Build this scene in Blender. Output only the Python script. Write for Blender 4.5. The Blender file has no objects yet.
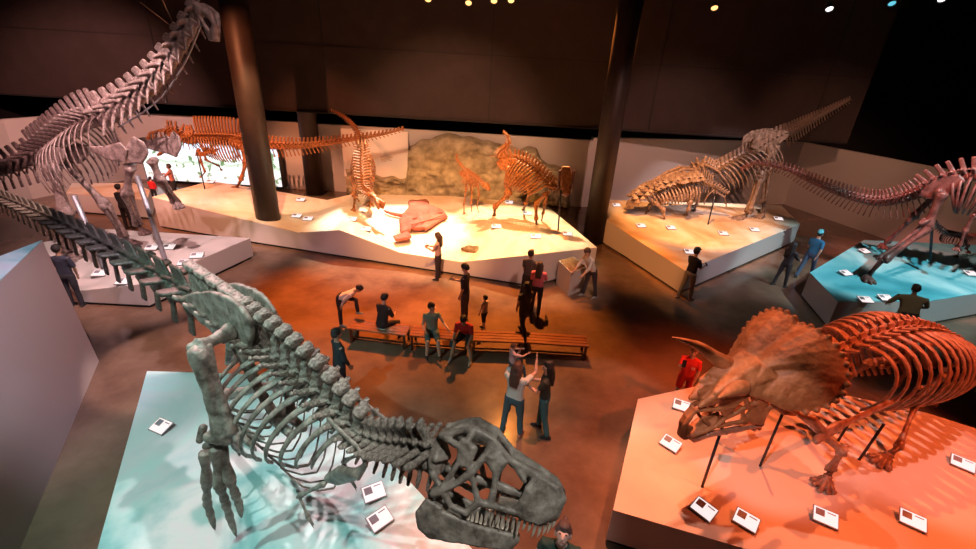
import bpy, bmesh, math, random
from mathutils import Vector as V, Matrix, noise
random.seed(7)
PI = math.pi
C = bpy.context.scene.collection
# ---------------------------------------------------------------- camera
FPX = 450.0; CAMH = 6.7; CX = 488.0; CY = 274.5
_d = V(((432-CX)/FPX, -(1232-CY)/FPX, -1.0)).normalized()
_up = -_d
_fw = V((0, 0, -1)); _fw = (_fw - _up*_fw.dot(_up)).normalized()
_rt = _fw.cross(_up)
R = Matrix((_rt, _fw, _up))
cam = bpy.data.objects.new('camera', bpy.data.cameras.new('camera'))
C.objects.link(cam)
cam.matrix_world = Matrix.Translation((0, 0, CAMH)) @ R.to_4x4()
cam.data.sensor_width = 36; cam.data.lens = FPX/976*36
cam.data.clip_start = 0.05; cam.data.clip_end = 200
bpy.context.scene.camera = cam
vs = bpy.context.scene.view_settings
vs.view_transform = 'Standard'; vs.look = 'None'; vs.gamma = 1; vs.use_curve_mapping = False
vs.exposure = 0.0
w = bpy.data.worlds.new('world'); bpy.context.scene.world = w; w.use_nodes = True
w.node_tree.nodes['Background'].inputs[0].default_value = (0.75, 0.6, 0.62, 1)
w.node_tree.nodes['Background'].inputs[1].default_value = 0.02

def ray(px, py): return R @ V(((px-CX)/FPX, -(py-CY)/FPX, -1.0))
def pz(px, py, z=0.0):
    r = ray(px, py); return r*((z-CAMH)/r.z) + V((0, 0, CAMH))
def pd(px, py, D): return ray(px, py)*D + V((0, 0, CAMH))
def pyy(px, py, y):
    r = ray(px, py); return r*(y/r.y) + V((0, 0, CAMH))

# ---------------------------------------------------------------- lights
def spot(loc, tgt, col, power, ang=50, blend=0.5, size=0.08, name='spotlight_beam'):
    l = bpy.data.lights.new(name, 'SPOT'); o = bpy.data.objects.new(name, l); C.objects.link(o)
    o.location = loc; l.color = col; l.energy = power; l.spot_size = math.radians(ang); l.spot_blend = blend
    l.shadow_soft_size = size
    o.rotation_euler = (V(tgt)-V(loc)).to_track_quat('-Z', 'Y').to_euler()
    return o
ORANGE = (1, .42, .10); WARM = (1, .62, .32); RED = (1, .30, .16); WHITE = (1, .86, .80); COOL = (.55, .9, 1); PINK = (1, .72, .72)
# central sand platform
spot((-1.5, 9.5, 10), (-1.8, 17.6, .9), (1, .42, .10), 9000, 44)
spot((-4.5, 20.9, 10), (-3.9, 16.8, .8), (1, .82, .62), 12000, 36)
spot((1.5, 20.9, 10), (.7, 16.8, .9), (1, .70, .36), 9500, 40)
spot((-12.5, 13.5, 10), (-11, 19.4, 1.0), (1, .38, .20), 7500, 46)
spot((-6.5, 12.0, 10), (-8.0, 18.2, .8), (1, .55, .26), 4500, 36)
# back wall wash, from far enough away to pass under the bulkhead
spot((-3, 7.5, 9.9), (-2, 23.4, 2.0), (1, .50, .28), 8000, 40, .7)
spot((-8.5, 8.0, 9.9), (-8, 23.4, 2.2), (1, .30, .12), 5500, 26, .7)
spot((-13, 9.0, 9.9), (-19, 23, 2.2), (1, .46, .38), 9500, 46, .7)
spot((5, 8.5, 9.9), (8.5, 24, 2.0), (1, .52, .42), 4200, 36, .8)
spot((9, 10, 9.9), (16.5, 25, 2.0), (1, .46, .30), 2600, 34, .8)
spot((14, 9, 9.9), (19, 21, 2.4), (1, .46, .26), 1500, 40, .8)
spot((3, 12, 10), (-1, 22.2, 6.0), (1, .25, .12), 260, 70, 1)
# pink-white light on the platform fronts, from above the gallery
spot((-2.5, 3.5, 10), (-3, 14.8, .5), (1, .56, .56), 3400, 36, .8)
spot((-9.5, 4.0, 10), (-11, 15.5, .4), (1, .56, .54), 2600, 34, .8)
spot((9, 6.5, 10), (9.5, 17.5, .4), (.95, .80, .92), 3200, 34, .8)
# centre floor orange pools
spot((-4.5, 16, 10), (-4.2, 11.6, 0), (1, .22, .035), 15000, 42, .9)
spot((1.0, 16, 10), (.4, 11.2, 0), (1, .30, .05), 13000, 40, 1)
spot((4.5, 19.5, 10), (3.8, 14.2, 0), (1, .30, .05), 10500, 36, 1)
spot((1.8, 7.5, 10), (1.3, 4.6, 0), (1, .28, .12), 4600, 34, .6)
spot((3.2, 5.5, 10), (2.4, 13.9, .5), (1, .62, .50), 2600, 20, .6)
spot((-.5, 8.5, 10), (5.9, 16.2, .5), (1, .36, .10), 6000, 26, .6)
spot((6.5, 12.5, 10), (8.2, 12.8, 0), (.75, .9, .92), 500, 34, .7)
spot((1.5, 9.5, 10), (2.6, 7.8, 0), (.9, .72, .60), 1100, 24, .5)
# right platform
spot((5.0, 13, 10), (8.6, 19.0, .9), (1, .40, .12), 9500, 38)
spot((12, 23.5, 10), (10.5, 20.2, 1.0), (1, .84, .74), 5500, 42)
spot((12.5, 13.5, 10), (11, 20.5, 3), (1, .74, .74), 2600, 28)
# cyan platform
spot((15, 9.5, 10), (13.6, 14.5, .9), (.62, .95, 1), 4200, 44)
spot((11.5, 12.5, 10), (15.5, 15.2, 2.6), (1, .36, .30), 4800, 40)
# three-horned skeleton
spot((6.5, 10.8, 10), (6.2, 6.4, .75), (1, .22, .07), 3300, 52)
spot((9.8, 3.0, 10), (7.1, 6.0, 1.0), (1, .15, .04), 4200, 46)
spot((1.6, 6.6, 10), (3.8, 5.0, .9), (1, .56, .42), 1300, 30)
spot((1.2, 2.6, 5.6), (4.6, 5.6, 1.5), (1, .74, .72), 700, 24)
spot((8.0, 7.6, 10), (7.8, 6.6, 2.6), (1, .55, .48), 1500, 24)
# big meat eater in front
spot((-6.5, 2.0, 10), (-3.8, 5.0, .75), (.60, 1, .92), 1900, 50)
spot((-2.4, 7.4, 10), (-2.6, 4.5, .75), (1, .80, .80), 1700, 36)
spot((1.2, .8, 9.6), (0, 3.1, 3.2), (1, .97, .92), 1100, 34)
spot((-1.2, .6, 9.6), (-2.6, 4.2, 3.2), (1, .98, .94), 750, 34)
spot((-6.8, 8.2, 7.5), (-3.4, 4.7, 2.4), (1, .45, .48), 1500, 30)
# long-necked skeleton
spot((-7, 8.5, 10), (-10.8, 12.8, 1), (1, .66, .62), 4800, 44)
spot((-13.5, 8, 10), (-11.5, 12.8, 2.6), (1, .50, .48), 1800, 46)
spot((-5, 13.5, 6.0), (-9.5, 12.4, 4.0), (1, .86, .9), 600, 34)
spot((-9, 12.5, 10), (-14.5, 18.5, .8), (1, .34, .18), 3500, 26, .6)
spot((-4, 8.5, 9.9), (-7.3, 11.6, 6.6), (1, .66, .60), 420, 30, .8)
spot((1, 1.2, 10), (1.1, 6.9, 1.3), (1, .86, .80), 900, 15, .8)  # extra spot added from the camera side to brighten the toddler and woman
spot((9, 6, 10), (11.8, 11.2, 1.2), (1, .80, .62), 900, 13, .8)  # narrow extra spot, added only to brighten the heavy man in olive
# floor left, pale block front left
spot((-6, 10.6, 10), (-7.0, 8.7, 0), (1, .66, .58), 4200, 22, .3)
spot((-4.5, 3.6, 10), (-8.9, 6.9, 1.0), (.86, .70, .92), 3300, 38, .9)

# ---------------------------------------------------------------- materials
def mat(name, c, rough=.6, c2=None, scale=4.0, detail=5, metal=0, emit=None, es=0, bump=0, bscale=30, spec=.5, contrast=(.35, .65), trans=None):
    m = bpy.data.materials.new(name); m.use_nodes = True; nt = m.node_tree; b = nt.nodes['Principled BSDF']
    b.inputs['Base Color'].default_value = (*c, 1); b.inputs['Roughness'].default_value = rough; b.inputs['Metallic'].default_value = metal
    b.inputs['Specular IOR Level'].default_value = spec
    tc = nt.nodes.new('ShaderNodeTexCoord')
    if c2:
        n = nt.nodes.new('ShaderNodeTexNoise'); n.inputs['Scale'].default_value = scale; n.inputs['Detail'].default_value = detail
        n.inputs['Roughness'].default_value = .65
        nt.links.new(tc.outputs['Object'], n.inputs['Vector'])
        r = nt.nodes.new('ShaderNodeValToRGB'); r.color_ramp.elements[0].position = contrast[0]; r.color_ramp.elements[1].position = contrast[1]
        r.color_ramp.elements[0].color = (*c, 1); r.color_ramp.elements[1].color = (*c2, 1)
        nt.links.new(n.outputs['Fac'], r.inputs['Fac']); nt.links.new(r.outputs['Color'], b.inputs['Base Color'])
    if bump:
        n2 = nt.nodes.new('ShaderNodeTexNoise'); n2.inputs['Scale'].default_value = bscale; n2.inputs['Detail'].default_value = 4
        nt.links.new(tc.outputs['Object'], n2.inputs['Vector'])
        bp = nt.nodes.new('ShaderNodeBump'); bp.inputs['Strength'].default_value = bump; bp.inputs['Distance'].default_value = .02
        nt.links.new(n2.outputs['Fac'], bp.inputs['Height']); nt.links.new(bp.outputs['Normal'], b.inputs['Normal'])
    if emit:
        b.inputs['Emission Color'].default_value = (*emit, 1); b.inputs['Emission Strength'].default_value = es
    return m
def ramp_deck(name, cols, scale=.55, rough=.55, warp=1.2, bands=None):
    """printed landscape: soft cloudy patches of several colours"""
    m = mat(name, cols[0], rough); nt = m.node_tree; b = nt.nodes['Principled BSDF']
    tc = [n for n in nt.nodes if n.type == 'TEX_COORD'][0]
    n = nt.nodes.new('ShaderNodeTexNoise'); n.inputs['Scale'].default_value = scale; n.inputs['Detail'].default_value = 7
    n.inputs['Distortion'].default_value = warp; n.inputs['Roughness'].default_value = .52
    nt.links.new(tc.outputs['Object'], n.inputs['Vector'])
    r = nt.nodes.new('ShaderNodeValToRGB'); els = r.color_ramp.elements
    pos = [.3 + .4*i/(len(cols)-1) for i in range(len(cols))]
    els[0].position = pos[0]; els[0].color = (*cols[0], 1); els[1].position = pos[-1]; els[1].color = (*cols[-1], 1)
    for p, c in list(zip(pos, cols))[1:-1]:
        e = els.new(p); e.color = (*c, 1)
    nt.links.new(n.outputs['Fac'], r.inputs['Fac']); nt.links.new(r.outputs['Color'], b.inputs['Base Color'])
    return m
def wear_rough(m, lo, hi, scale):
    nt = m.node_tree; b = nt.nodes['Principled BSDF']; tc = [n for n in nt.nodes if n.type == 'TEX_COORD'][0]
    n = nt.nodes.new('ShaderNodeTexNoise'); n.inputs['Scale'].default_value = scale; n.inputs['Detail'].default_value = 4
    mr = nt.nodes.new('ShaderNodeMapRange'); mr.inputs['To Min'].default_value = lo; mr.inputs['To Max'].default_value = hi
    nt.links.new(tc.outputs['Object'], n.inputs['Vector']); nt.links.new(n.outputs['Fac'], mr.inputs['Value']); nt.links.new(mr.outputs['Result'], b.inputs['Roughness'])
M = {}
M['floor'] = mat('polished_concrete', (.10, .055, .038), .3, (.25, .155, .105), .35, 8, bump=.03, bscale=3)
wear_rough(M['floor'], .05, .26, .8)
M['wall'] = mat('pale_wall_paint', (.55, .50, .48), .7)
M['dark'] = mat('black_paint', (.012, .010, .010), .8)
M['ceiling'] = mat('ceiling_black', (.008, .006, .006), .9)
M['soffit'] = mat('brown_acoustic_fabric', (.034, .021, .018), .9, (.045, .028, .025), 1.2)
M['side'] = mat('plinth_side_paint', (.60, .54, .52), .6)
M['kick'] = mat('black_kick', (.01, .01, .01), .6)
M['column'] = mat('dark_bronze_column', (.028, .017, .015), .5, (.045, .027, .022), 1.5)
M['deck_sand'] = ramp_deck('sand_print', [(.66, .44, .30), (.76, .60, .46), (.84, .78, .70), (.70, .52, .38)], .35)
M['deck_mud'] = ramp_deck('mud_print', [(.55, .34, .2), (.72, .52, .34), (.82, .72, .6), (.80, .80, .74)], .4)
M['deck_teal'] = ramp_deck('shallow_sea_print', [(.16, .42, .44), (.32, .62, .62), (.62, .80, .78), (.72, .74, .76), (.50, .66, .68)], .45)
M['deck_cyan'] = ramp_deck('cyan_sea_print', [(.04, .30, .36), (.10, .46, .54), (.22, .60, .66), (.36, .66, .70)], .4)
M['deck_pink'] = ramp_deck('pale_clay_print', [(.62, .44, .38), (.70, .54, .46), (.74, .60, .52), (.66, .50, .42)], .3)
M['deck_white'] = mat('white_deck_paint', (.66, .62, .60), .55)

# ---------------------------------------------------------------- mesh helpers
def fin(name, bm, m, parent=None, smooth=True, link=True):
    me = bpy.data.meshes.new(name)
    bmesh.ops.recalc_face_normals(bm, faces=bm.faces)
    if smooth:
        for f in bm.faces: f.smooth = True
    bm.to_mesh(me); bm.free()
    if m: me.materials.append(m)
    return link_mesh(name, me, parent)
def link_mesh(name, me, parent=None):
    o = bpy.data.objects.new(name, me); C.objects.link(o)
    if parent: o.parent = parent
    return o
def tag(o, label=None, cat=None, group=None, kind=None):
    if label: o['label'] = label
    if cat: o['category'] = cat
    if group: o['group'] = group
    if kind: o['kind'] = kind
    return o
def empty(name, loc, label, cat, group=None, rz=0):
    o = bpy.data.objects.new(name, None); C.objects.link(o); o.location = loc; o.rotation_euler = (0, 0, rz)
    return tag(o, label, cat, group)
def setw(o, parent):
    """parent keeping geometry written in world coordinates in place"""
    o.parent = parent; o.matrix_parent_inverse = parent_matrix(parent).inverted()
def parent_matrix(p):
    m = p.matrix_basis.copy()
    while p.parent:
        m = p.parent.matrix_basis @ p.matrix_parent_inverse @ m if False else p.parent.matrix_basis @ m
        p = p.parent
    return m
def struct(name, bm, m, smooth=False): return tag(fin(name, bm, m, smooth=smooth), kind='structure')
def quad_prism(bm, pts, z0=0.0, ztops=None):
    """closed prism: pts = footprint xy, z0 bottom, ztops per-vertex top"""
    n = len(pts); zt = ztops or [p[2] for p in pts]
    lo = [bm.verts.new((p[0], p[1], z0)) for p in pts]; hi = [bm.verts.new((p[0], p[1], z)) for p, z in zip(pts, zt)]
    for i in range(n):
        j = (i+1) % n
        bm.faces.new((lo[i], lo[j], hi[j], hi[i]))
    bm.faces.new(lo[::-1]); return hi
def bx(bm, x0, x1, y0, y1, z0, z1, mtx=None):
    vs_ = [V((x, y, z)) for x in (x0, x1) for y in (y0, y1) for z in (z0, z1)]
    if mtx: vs_ = [mtx @ v for v in vs_]
    a = [bm.verts.new(v) for v in vs_]
    for f in ((0,1,3,2),(4,6,7,5),(0,4,5,1),(2,3,7,6),(0,2,6,4),(1,5,7,3)): bm.faces.new([a[i] for i in f])
def frame_for(t, ref=V((0, 0, 1))):
    t = t.normalized()
    a = ref - t*ref.dot(t)
    if a.length < 1e-3: a = V((1, 0, 0)) - t*t.x
    a.normalize(); return t, a, t.cross(a)
def tube(bm, pts, rad, seg=8, ref=V((0, 0, 1)), flat=1.0, cap=True):
    """tapered sweep. rad: list. flat: ratio of thickness across ref axis"""
    pts = [V(p) for p in pts]; n = len(pts)
    if not hasattr(rad, '__len__'): rad = [rad]*n
    rings = []; a = None
    for i in range(n):
        t = (pts[min(i+1, n-1)] - pts[max(i-1, 0)])
        if t.length < 1e-7: t = V((0, 0, 1))
        t.normalize()
        if a is None: _, a, b = frame_for(t, ref)
        else:
            a = a - t*a.dot(t); a.normalize(); b = t.cross(a)
        rings.append([bm.verts.new(pts[i] + a*(rad[i]*math.cos(k*2*PI/seg)) + b*(rad[i]*flat*math.sin(k*2*PI/seg))) for k in range(seg)])
    for i in range(n-1):
        for k in range(seg):
            bm.faces.new((rings[i][k], rings[i][(k+1) % seg], rings[i+1][(k+1) % seg], rings[i+1][k]))
    if cap:
        for ring, p, q, r in ((rings[0], pts[0], pts[1], rad[0]), (rings[-1], pts[-1], pts[-2], rad[-1])):
            d = (p-q).normalized(); c = bm.verts.new(p + d*r*.5)
            for k in range(seg): bm.faces.new((ring[k], ring[(k+1) % seg], c))
_DIRS = []
for _i in range(5):
    th = PI*_i/4
    for _k in range(1 if _i in (0, 4) else 8):
        _DIRS.append(V((math.sin(th)*math.cos(_k*PI/4), math.sin(th)*math.sin(_k*PI/4), math.cos(th))))
def hull(bm, balls):
    vs_ = [bm.verts.new(V(p)+d*r) for p, r in balls for d in _DIRS]
    g = bmesh.ops.convex_hull(bm, input=vs_, use_existing_faces=False)
    dead = [e for e in g['geom_interior'] if isinstance(e, bmesh.types.BMVert)]
    if dead: bmesh.ops.delete(bm, geom=dead, context='VERTS')
def plate(bm, pts, th, nrm=None):
    """flat bone plate: closed polygon extruded by th along its normal"""
    pts = [V(p) for p in pts]
    if nrm is None:
        nrm = V((0, 0, 0))
        for i in range(len(pts)):
            a, b = pts[i], pts[(i+1) % len(pts)]; nrm += a.cross(b)
        nrm.normalize()
    lo = [bm.verts.new(p - nrm*th/2) for p in pts]; hi = [bm.verts.new(p + nrm*th/2) for p in pts]
    n = len(pts)
    for i in range(n): bm.faces.new((lo[i], lo[(i+1) % n], hi[(i+1) % n], hi[i]))
    f1 = bm.faces.new(lo[::-1]); f2 = bm.faces.new(hi)
    bmesh.ops.triangulate(bm, faces=[f1, f2])
def remesh(bm, voxel, smooth=2, rough=0.0, rs=6.0, seed=0):
    """fuse everything in bm into one skin -> new mesh"""
    me = bpy.data.meshes.new('tmp'); bmesh.ops.recalc_face_normals(bm, faces=bm.faces); bm.to_mesh(me); bm.free()
    o = bpy.data.objects.new('tmp', me); C.objects.link(o)
    md = o.modifiers.new('r', 'REMESH'); md.mode = 'VOXEL'; md.voxel_size = voxel; md.use_smooth_shade = True
    if smooth:
        s = o.modifiers.new('s', 'SMOOTH'); s.iterations = smooth; s.factor = .5
    dg = bpy.context.evaluated_depsgraph_get(); ev = o.evaluated_get(dg)
    res = bpy.data.meshes.new_from_object(ev)
    bpy.data.objects.remove(o); bpy.data.meshes.remove(me)
    if rough:
        nrm = [v.normal.copy() for v in res.vertices]
        for v, nv in zip(res.vertices, nrm):
            k = noise.noise(v.co*rs + V((seed, 0, 0))) + .5*noise.noise(v.co*rs*2.7)
            v.co += nv*k*rough
    for p in res.polygons: p.use_smooth = True
    return res
def rmobj(name, bm, m, voxel, parent=None, smooth=2, rough=0.0, rs=6.0):
    me = remesh(bm, voxel, smooth, rough, rs); me.materials.append(m); return link_mesh(name, me, parent)
def lerp(a, b, t): return a + (b-a)*t
def crom(P, t):
    """catmull-rom through P (list of Vectors), t in 0..len-1"""
    n = len(P); i = min(int(t), n-2); u = t-i
    p0 = P[i-1] if i > 0 else P[0]*2-P[1]; p1 = P[i]; p2 = P[i+1]; p3 = P[i+2] if i+2 < n else P[-1]*2-P[-2]
    return .5*((2*p1) + (p2-p0)*u + (2*p0-5*p1+4*p2-p3)*u*u + (3*p1-p0-3*p2+p3)*u**3)
def arc(P, n):
    """n+1 points evenly spaced along the spline through P"""
    P = [V(p) for p in P]; S = [crom(P, (len(P)-1)*i/400) for i in range(401)]
    L = [0]
    for i in range(400): L.append(L[-1] + (S[i+1]-S[i]).length)
    out = []; j = 0
    for k in range(n+1):
        d = L[-1]*k/n
        while j < 399 and L[j+1] < d: j += 1
        u = (d-L[j])/max(L[j+1]-L[j], 1e-9); out.append(S[j].lerp(S[j+1], u))
    return out, L[-1]
def basis(o, x, z):
    """matrix with x axis along x and z axis near z"""
    x = V(x).normalized(); z = V(z); z = (z - x*z.dot(x)).normalized(); y = z.cross(x)
    m = Matrix((x, y, z)).transposed().to_4x4(); m.translation = o; return m
# ================================================================ structure
bm = bmesh.new(); bx(bm, -26, 28, -3, 30, -.2, 0); struct('floor', bm, M['floor'])
bm = bmesh.new(); bx(bm, -26, 28, -3, 30, 10.6, 10.8); struct('ceiling', bm, M['ceiling'])
def wall_seg(name, a, b, h, m, th=.2, z0=0):
    a = V((a[0], a[1], 0)); b = V((b[0], b[1], 0)); d = (b-a).normalized(); n = V((-d.y, d.x, 0))*th
    bm = bmesh.new(); quad_prism(bm, [a, b, b+n, a+n], z0, [h]*4)
    hi = [v for v in bm.verts if v.co.z > h-1e-4]; bm.faces.new(hi)
    return struct(name, bm, m)
wl0 = (-20.6, 12.0); wl1 = (-20.9, 19.5); wb0 = (-19.6, 23.9); wb1 = (4.9, 23.5)
wb2 = (17.4, 26.6); wr0 = (19.6, 19.4); wr1 = (27.5, 18.2)
wall_seg('wall_left', wl0, wl1, 3.45, M['wall'], .25)
wall_seg('wall_left_corner', wl1, wb0, 3.45, M['wall'], .25)
wall_seg('wall_back', wb0, wb1, 3.45, M['wall'], .25)
wall_seg('wall_back_right', wb1, wb2, 3.6, M['wall'], .25)
wall_seg('wall_right', wb2, wr0, 3.6, M['wall'], .25)
wall_seg('wall_right_front', wr0, wr1, 3.6, M['wall'], .25)
wall_seg('wall_back_outer', (-26, 29), (28, 29), 10.6, M['dark'], .2)
wall_seg('wall_left_outer', (-25.8, -3), (-25.8, 29), 10.6, M['dark'], .2)
wall_seg('wall_right_outer', (27.8, 29), (27.8, -3), 10.6, M['dark'], .2)
# hanging bulkhead above the pale wall, with its panel seams
bm = bmesh.new(); 
quad_prism(bm, [V((-26, 22.2, 0)), V((16.5, 22.2, 0)), V((16.5, 22.4, 0)), V((-26, 22.4, 0))], 4.2, [10.6]*4)
bm.faces.new([v for v in bm.verts if v.co.z > 10])
struct('wall_back_upper', bm, M['soffit'])
for i, x in enumerate((-15.5, -7.9, -.4, 7.1, 14.6)):
    bm = bmesh.new(); bx(bm, x-.02, x+.02, 22.17, 22.2, 4.2, 10.6); struct('trim_%d' % (i+1), bm, M['dark'])
bm = bmesh.new(); bx(bm, -26, 16.5, 22.17, 22.2, 7.0, 7.03); struct('trim_6', bm, M['dark'])
bm = bmesh.new(); bx(bm, -26, 16.5, 22.1, 22.2, 4.15, 4.21); struct('trim_7', bm, M['dark'])
# columns
def column(x, y, label, z0=0, d=.43):
    e = empty('column', (x, y, z0), label, 'column', 'round dark columns of the hall')
    bm = bmesh.new(); tube(bm, [(0, 0, 0), (0, 0, 10.6-z0)], d, 40, cap=False)
    for f in (bm.verts[:40], bm.verts[40:]): bm.faces.new(f)
    o = fin('shaft', bm, M['column'], e); 
    for p in o.data.polygons: p.use_smooth = abs(p.normal.z) < .5
    bm = bmesh.new(); tube(bm, [(0, 0, 0), (0, 0, .05)], d+.03, 40, cap=False)
    for f in (bm.verts[:40], bm.verts[40:]): bm.faces.new(f)
    fin('base_ring', bm, M['kick'], e, smooth=False)
column(-8.6, 16.45, 'tall dark round column rising through the front edge of the sandy platform at left', .0)
column(4.4, 18.25, 'tall dark round column standing on the floor between the sandy and the right platform')
column(-9.3, 23.0, 'dark round column farthest back, close to the pale back wall', d=.45)

# ---------------------------------------------------------------- plinths
def plinth(label, foot, mtop, faces=None, z0=0.0, cat='display platform', sidemat=None):
    """foot: list of Vector (x,y,ztop)."""
    e = empty('display_platform', (sum(p.x for p in foot)/len(foot), sum(p.y for p in foot)/len(foot), 0), label, cat)
    c = e.location.copy()
    loc = [V((p.x-c.x, p.y-c.y, p.z)) for p in foot]
    bm = bmesh.new(); hi = quad_prism(bm, loc, .08)
    bm.faces.new(hi) if not faces else [bm.faces.new([hi[i] for i in f]) for f in faces]
    bmesh.ops.transform(bm, matrix=Matrix.Translation((0, 0, -.02)), verts=[v for v in bm.verts if v.co.z > .09])
    fin('base', bm, sidemat or M['side'], e, smooth=False)
    bm = bmesh.new(); n = len(loc)
    if not faces:
        faces = [tuple(range(n))]
    top = [bm.verts.new(p) for p in loc]; bot = [bm.verts.new(p-V((0, 0, .018))) for p in loc]
    for f in faces: bm.faces.new([top[i] for i in f]); bm.faces.new([bot[i] for i in f][::-1])
    for i in range(n):
        j = (i+1) % n; bm.faces.new((bot[i], bot[j], top[j], top[i]))
    fin('deck', bm, mtop, e, smooth=False)
    bm = bmesh.new(); ins = [V((p.x*.985, p.y*.985, .0)) for p in loc]
    a = [bm.verts.new(p) for p in ins]; b = [bm.verts.new(p+V((0, 0, .08))) for p in ins]
    for i in range(n): bm.faces.new((a[i], a[(i+1) % n], b[(i+1) % n], b[i]))
    bm.faces.new(a[::-1]); bm.faces.new(b)
    fin('kick_strip', bm, M['kick'], e, smooth=False)
    return e
def onwall(px, py, a, b):
    """point of the vertical plane through ground points a,b seen at px,py"""
    n = V((-(b.y-a.y), b.x-a.x, 0)); r = ray(px, py); o = V((0, 0, CAMH)); t = (a-o).dot(n)/r.dot(n); return o+r*t
# pale platform under the long-necked skeleton
plinth('low white faceted platform under the long-necked skeleton at far left',
       [pz(77, 291, .42), pz(143, 284, .75), pz(250, 238, .75), pz(107, 229, .75), pz(40, 243, .6)], M['deck_white'], [(0, 1, 2, 3, 4)] and [(0, 1, 3, 4), (1, 2, 3)])
# sand platform
b0, b1 = pz(250, 243), pz(535, 288)
bL = pz(150, 226)
F = [onwall(152, 197, bL, b0), onwall(249, 220.5, bL, b0), onwall(299, 232.5, b0, b1), onwall(340, 230, b0, b1), onwall(400, 252.5, b0, b1), onwall(461, 262, b0, b1), onwall(534, 254.5, b0, b1), pz(597, 247.5, .95),
     pz(545, 204, .9), pz(450, 196, .8), pz(353, 194, .7), pz(327, 200, .6), pz(281, 192, .7), pz(210, 181, 1.15)]
print('sandpts', [tuple(round(c, 2) for c in p) for p in F])
plinth('long sandy faceted platform across the middle under the orange-lit skeletons', F, M['deck_sand'],
       [(0, 1, 13), (1, 12, 13), (1, 2, 12), (2, 11, 12), (2, 3, 11), (3, 4, 10, 11), (4, 5, 10), (5, 9, 10), (5, 6, 8, 9), (6, 7, 8)])
plinth('low salmon-lit platform behind the legs of the long-necked skeleton', [pz(66, 193, .85), pz(147, 200, .85), pz(150, 190, .85), pz(134, 183, .85), pz(72, 183, .85)], M['deck_mud'])
# platform at the right of the column
c0, c1, c2 = pz(599, 242), pz(680, 292), pz(797, 241)
plinth('wedge-shaped mud-toned platform under the two fighting skeletons right of the column',
       [onwall(607, 219, c0, c1), onwall(629, 234.5, c0, c1), pz(685, 270.5, .88), pz(800, 224, .92), pz(781, 205, .92), pz(609, 200, .92)], M['deck_mud'], [(0, 1, 3, 5), (1, 2, 3), (3, 4, 5)])
# cyan platform
plinth('cyan-topped platform with a wavy sea print at the right', [pz(810, 272.5, .92), pz(838, 301.5, .92), pz(930, 301, .92), pz(1040, 283, .92), pz(1070, 274, .92), pz(1000, 246, .92), pz(864, 240, .92)], M['deck_cyan'])
# three-horned skeleton platform
plinth('large salmon-lit clay-coloured platform under the three-horned skeleton', [pz(638, 399, .75), pz(613, 510, .75), pz(760, 553, .75), pz(900, 640, .75), pz(1150, 560, .75), pz(1000, 436, .75), pz(927, 413, .75), pz(850, 396, .75), pz(716, 382, .75)], M['deck_pink'])
# foreground platform
plinth('teal and white platform under the big meat-eater in front', [pz(147, 371, .75), pz(86, 590, .75), pz(300, 720, .75), pz(540, 622, .75), pz(398, 469, .75), pz(311, 376, .75)], M['deck_teal'])
# tall block front left
q0 = pz(99, 361); hh = pyy(42, 240, q0.y).z
q1 = pz(20, 549); k1 = q0 + (q1-q0)*1.5
def block():
    t0 = pyy(42, 240, q0.y); t1 = pz(0, 280, t0.z); t2 = pz(0, 256, t0.z); u1 = (t1-t0); u2 = (t2-t0); T_ = [t0, t0+u1*2.6, t0+u1*2.6+u2*3, t0+u2*3]
    B_ = [q0, k1, k1+u2*3, q0+u2*3]
    e = empty('display_platform', (q0.x-1.5, q0.y-.5, 0), 'tall pale block with a dim teal top, cut off by the left edge', 'display platform'); g = e.location.copy()
    bm = bmesh.new(); a_ = [bm.verts.new(p-g) for p in B_]; c_ = [bm.verts.new(p-g-Z0*.02) for p in T_]
    for i in range(4): bm.faces.new((a_[i], a_[(i+1) % 4], c_[(i+1) % 4], c_[i]))
    bm.faces.new(a_[::-1]); bm.faces.new(c_); fin('base', bm, M['side'], e, smooth=False)
    bm = bmesh.new(); a_ = [bm.verts.new(p-g-Z0*.019) for p in T_]; c_ = [bm.verts.new(p-g) for p in T_]
    for i in range(4): bm.faces.new((a_[i], a_[(i+1) % 4], c_[(i+1) % 4], c_[i]))
    bm.faces.new(a_[::-1]); bm.faces.new(c_); fin('deck', bm, M['deck_teal'], e, smooth=False)
Z0 = V((0, 0, 1))
block()
print('block', q0, hh)
# glowing landscape screen on the back wall
sc0 = pyy(150, 178, 23.3); sc1 = pyy(281, 177, 23.3); sc2 = pyy(277, 149, 23.3)
# ================================================================ skeleton kit
def bone_mat(name, c1, c2, rough=.55, scale=7):
    return mat(name, c1, rough, c2, scale, 6, bump=.35, bscale=26)
M['bone_trex'] = bone_mat('grey_green_fossil', (.10, .085, .068), (.38, .345, .29), .44)
M['bone_red'] = bone_mat('red_brown_fossil', (.20, .08, .04), (.46, .24, .16), .30)
M['bone_frill'] = bone_mat('frill_fossil', (.26, .085, .025), (.42, .17, .065), .58)
M['bone_brown'] = bone_mat('brown_fossil', (.09, .055, .035), (.38, .27, .20), .42)
M['bone_orange'] = bone_mat('ochre_fossil', (.11, .03, .01), (.52, .20, .06), .42, 12)
M['bone_dark'] = bone_mat('dark_fossil', (.07, .022, .018), (.22, .09, .075), .38)
M['bone_trex_shaded'] = bone_mat('shaded_grey_green_fossil', (.04, .035, .028), (.15, .13, .10), .45)  # darker copy of the grey-green bone: the tail's shade put into its colour
M['bone_violet'] = bone_mat('grey_violet_fossil', (.10, .065, .06), (.36, .27, .255), .42)
M['tooth'] = mat('ivory_tooth', (.55, .48, .38), .3)
M['steel'] = mat('dark_steel', (.06, .06, .07), .35, metal=.8)
M['steel_pale'] = mat('grey_steel', (.30, .31, .35), .4, metal=.6)

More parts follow.
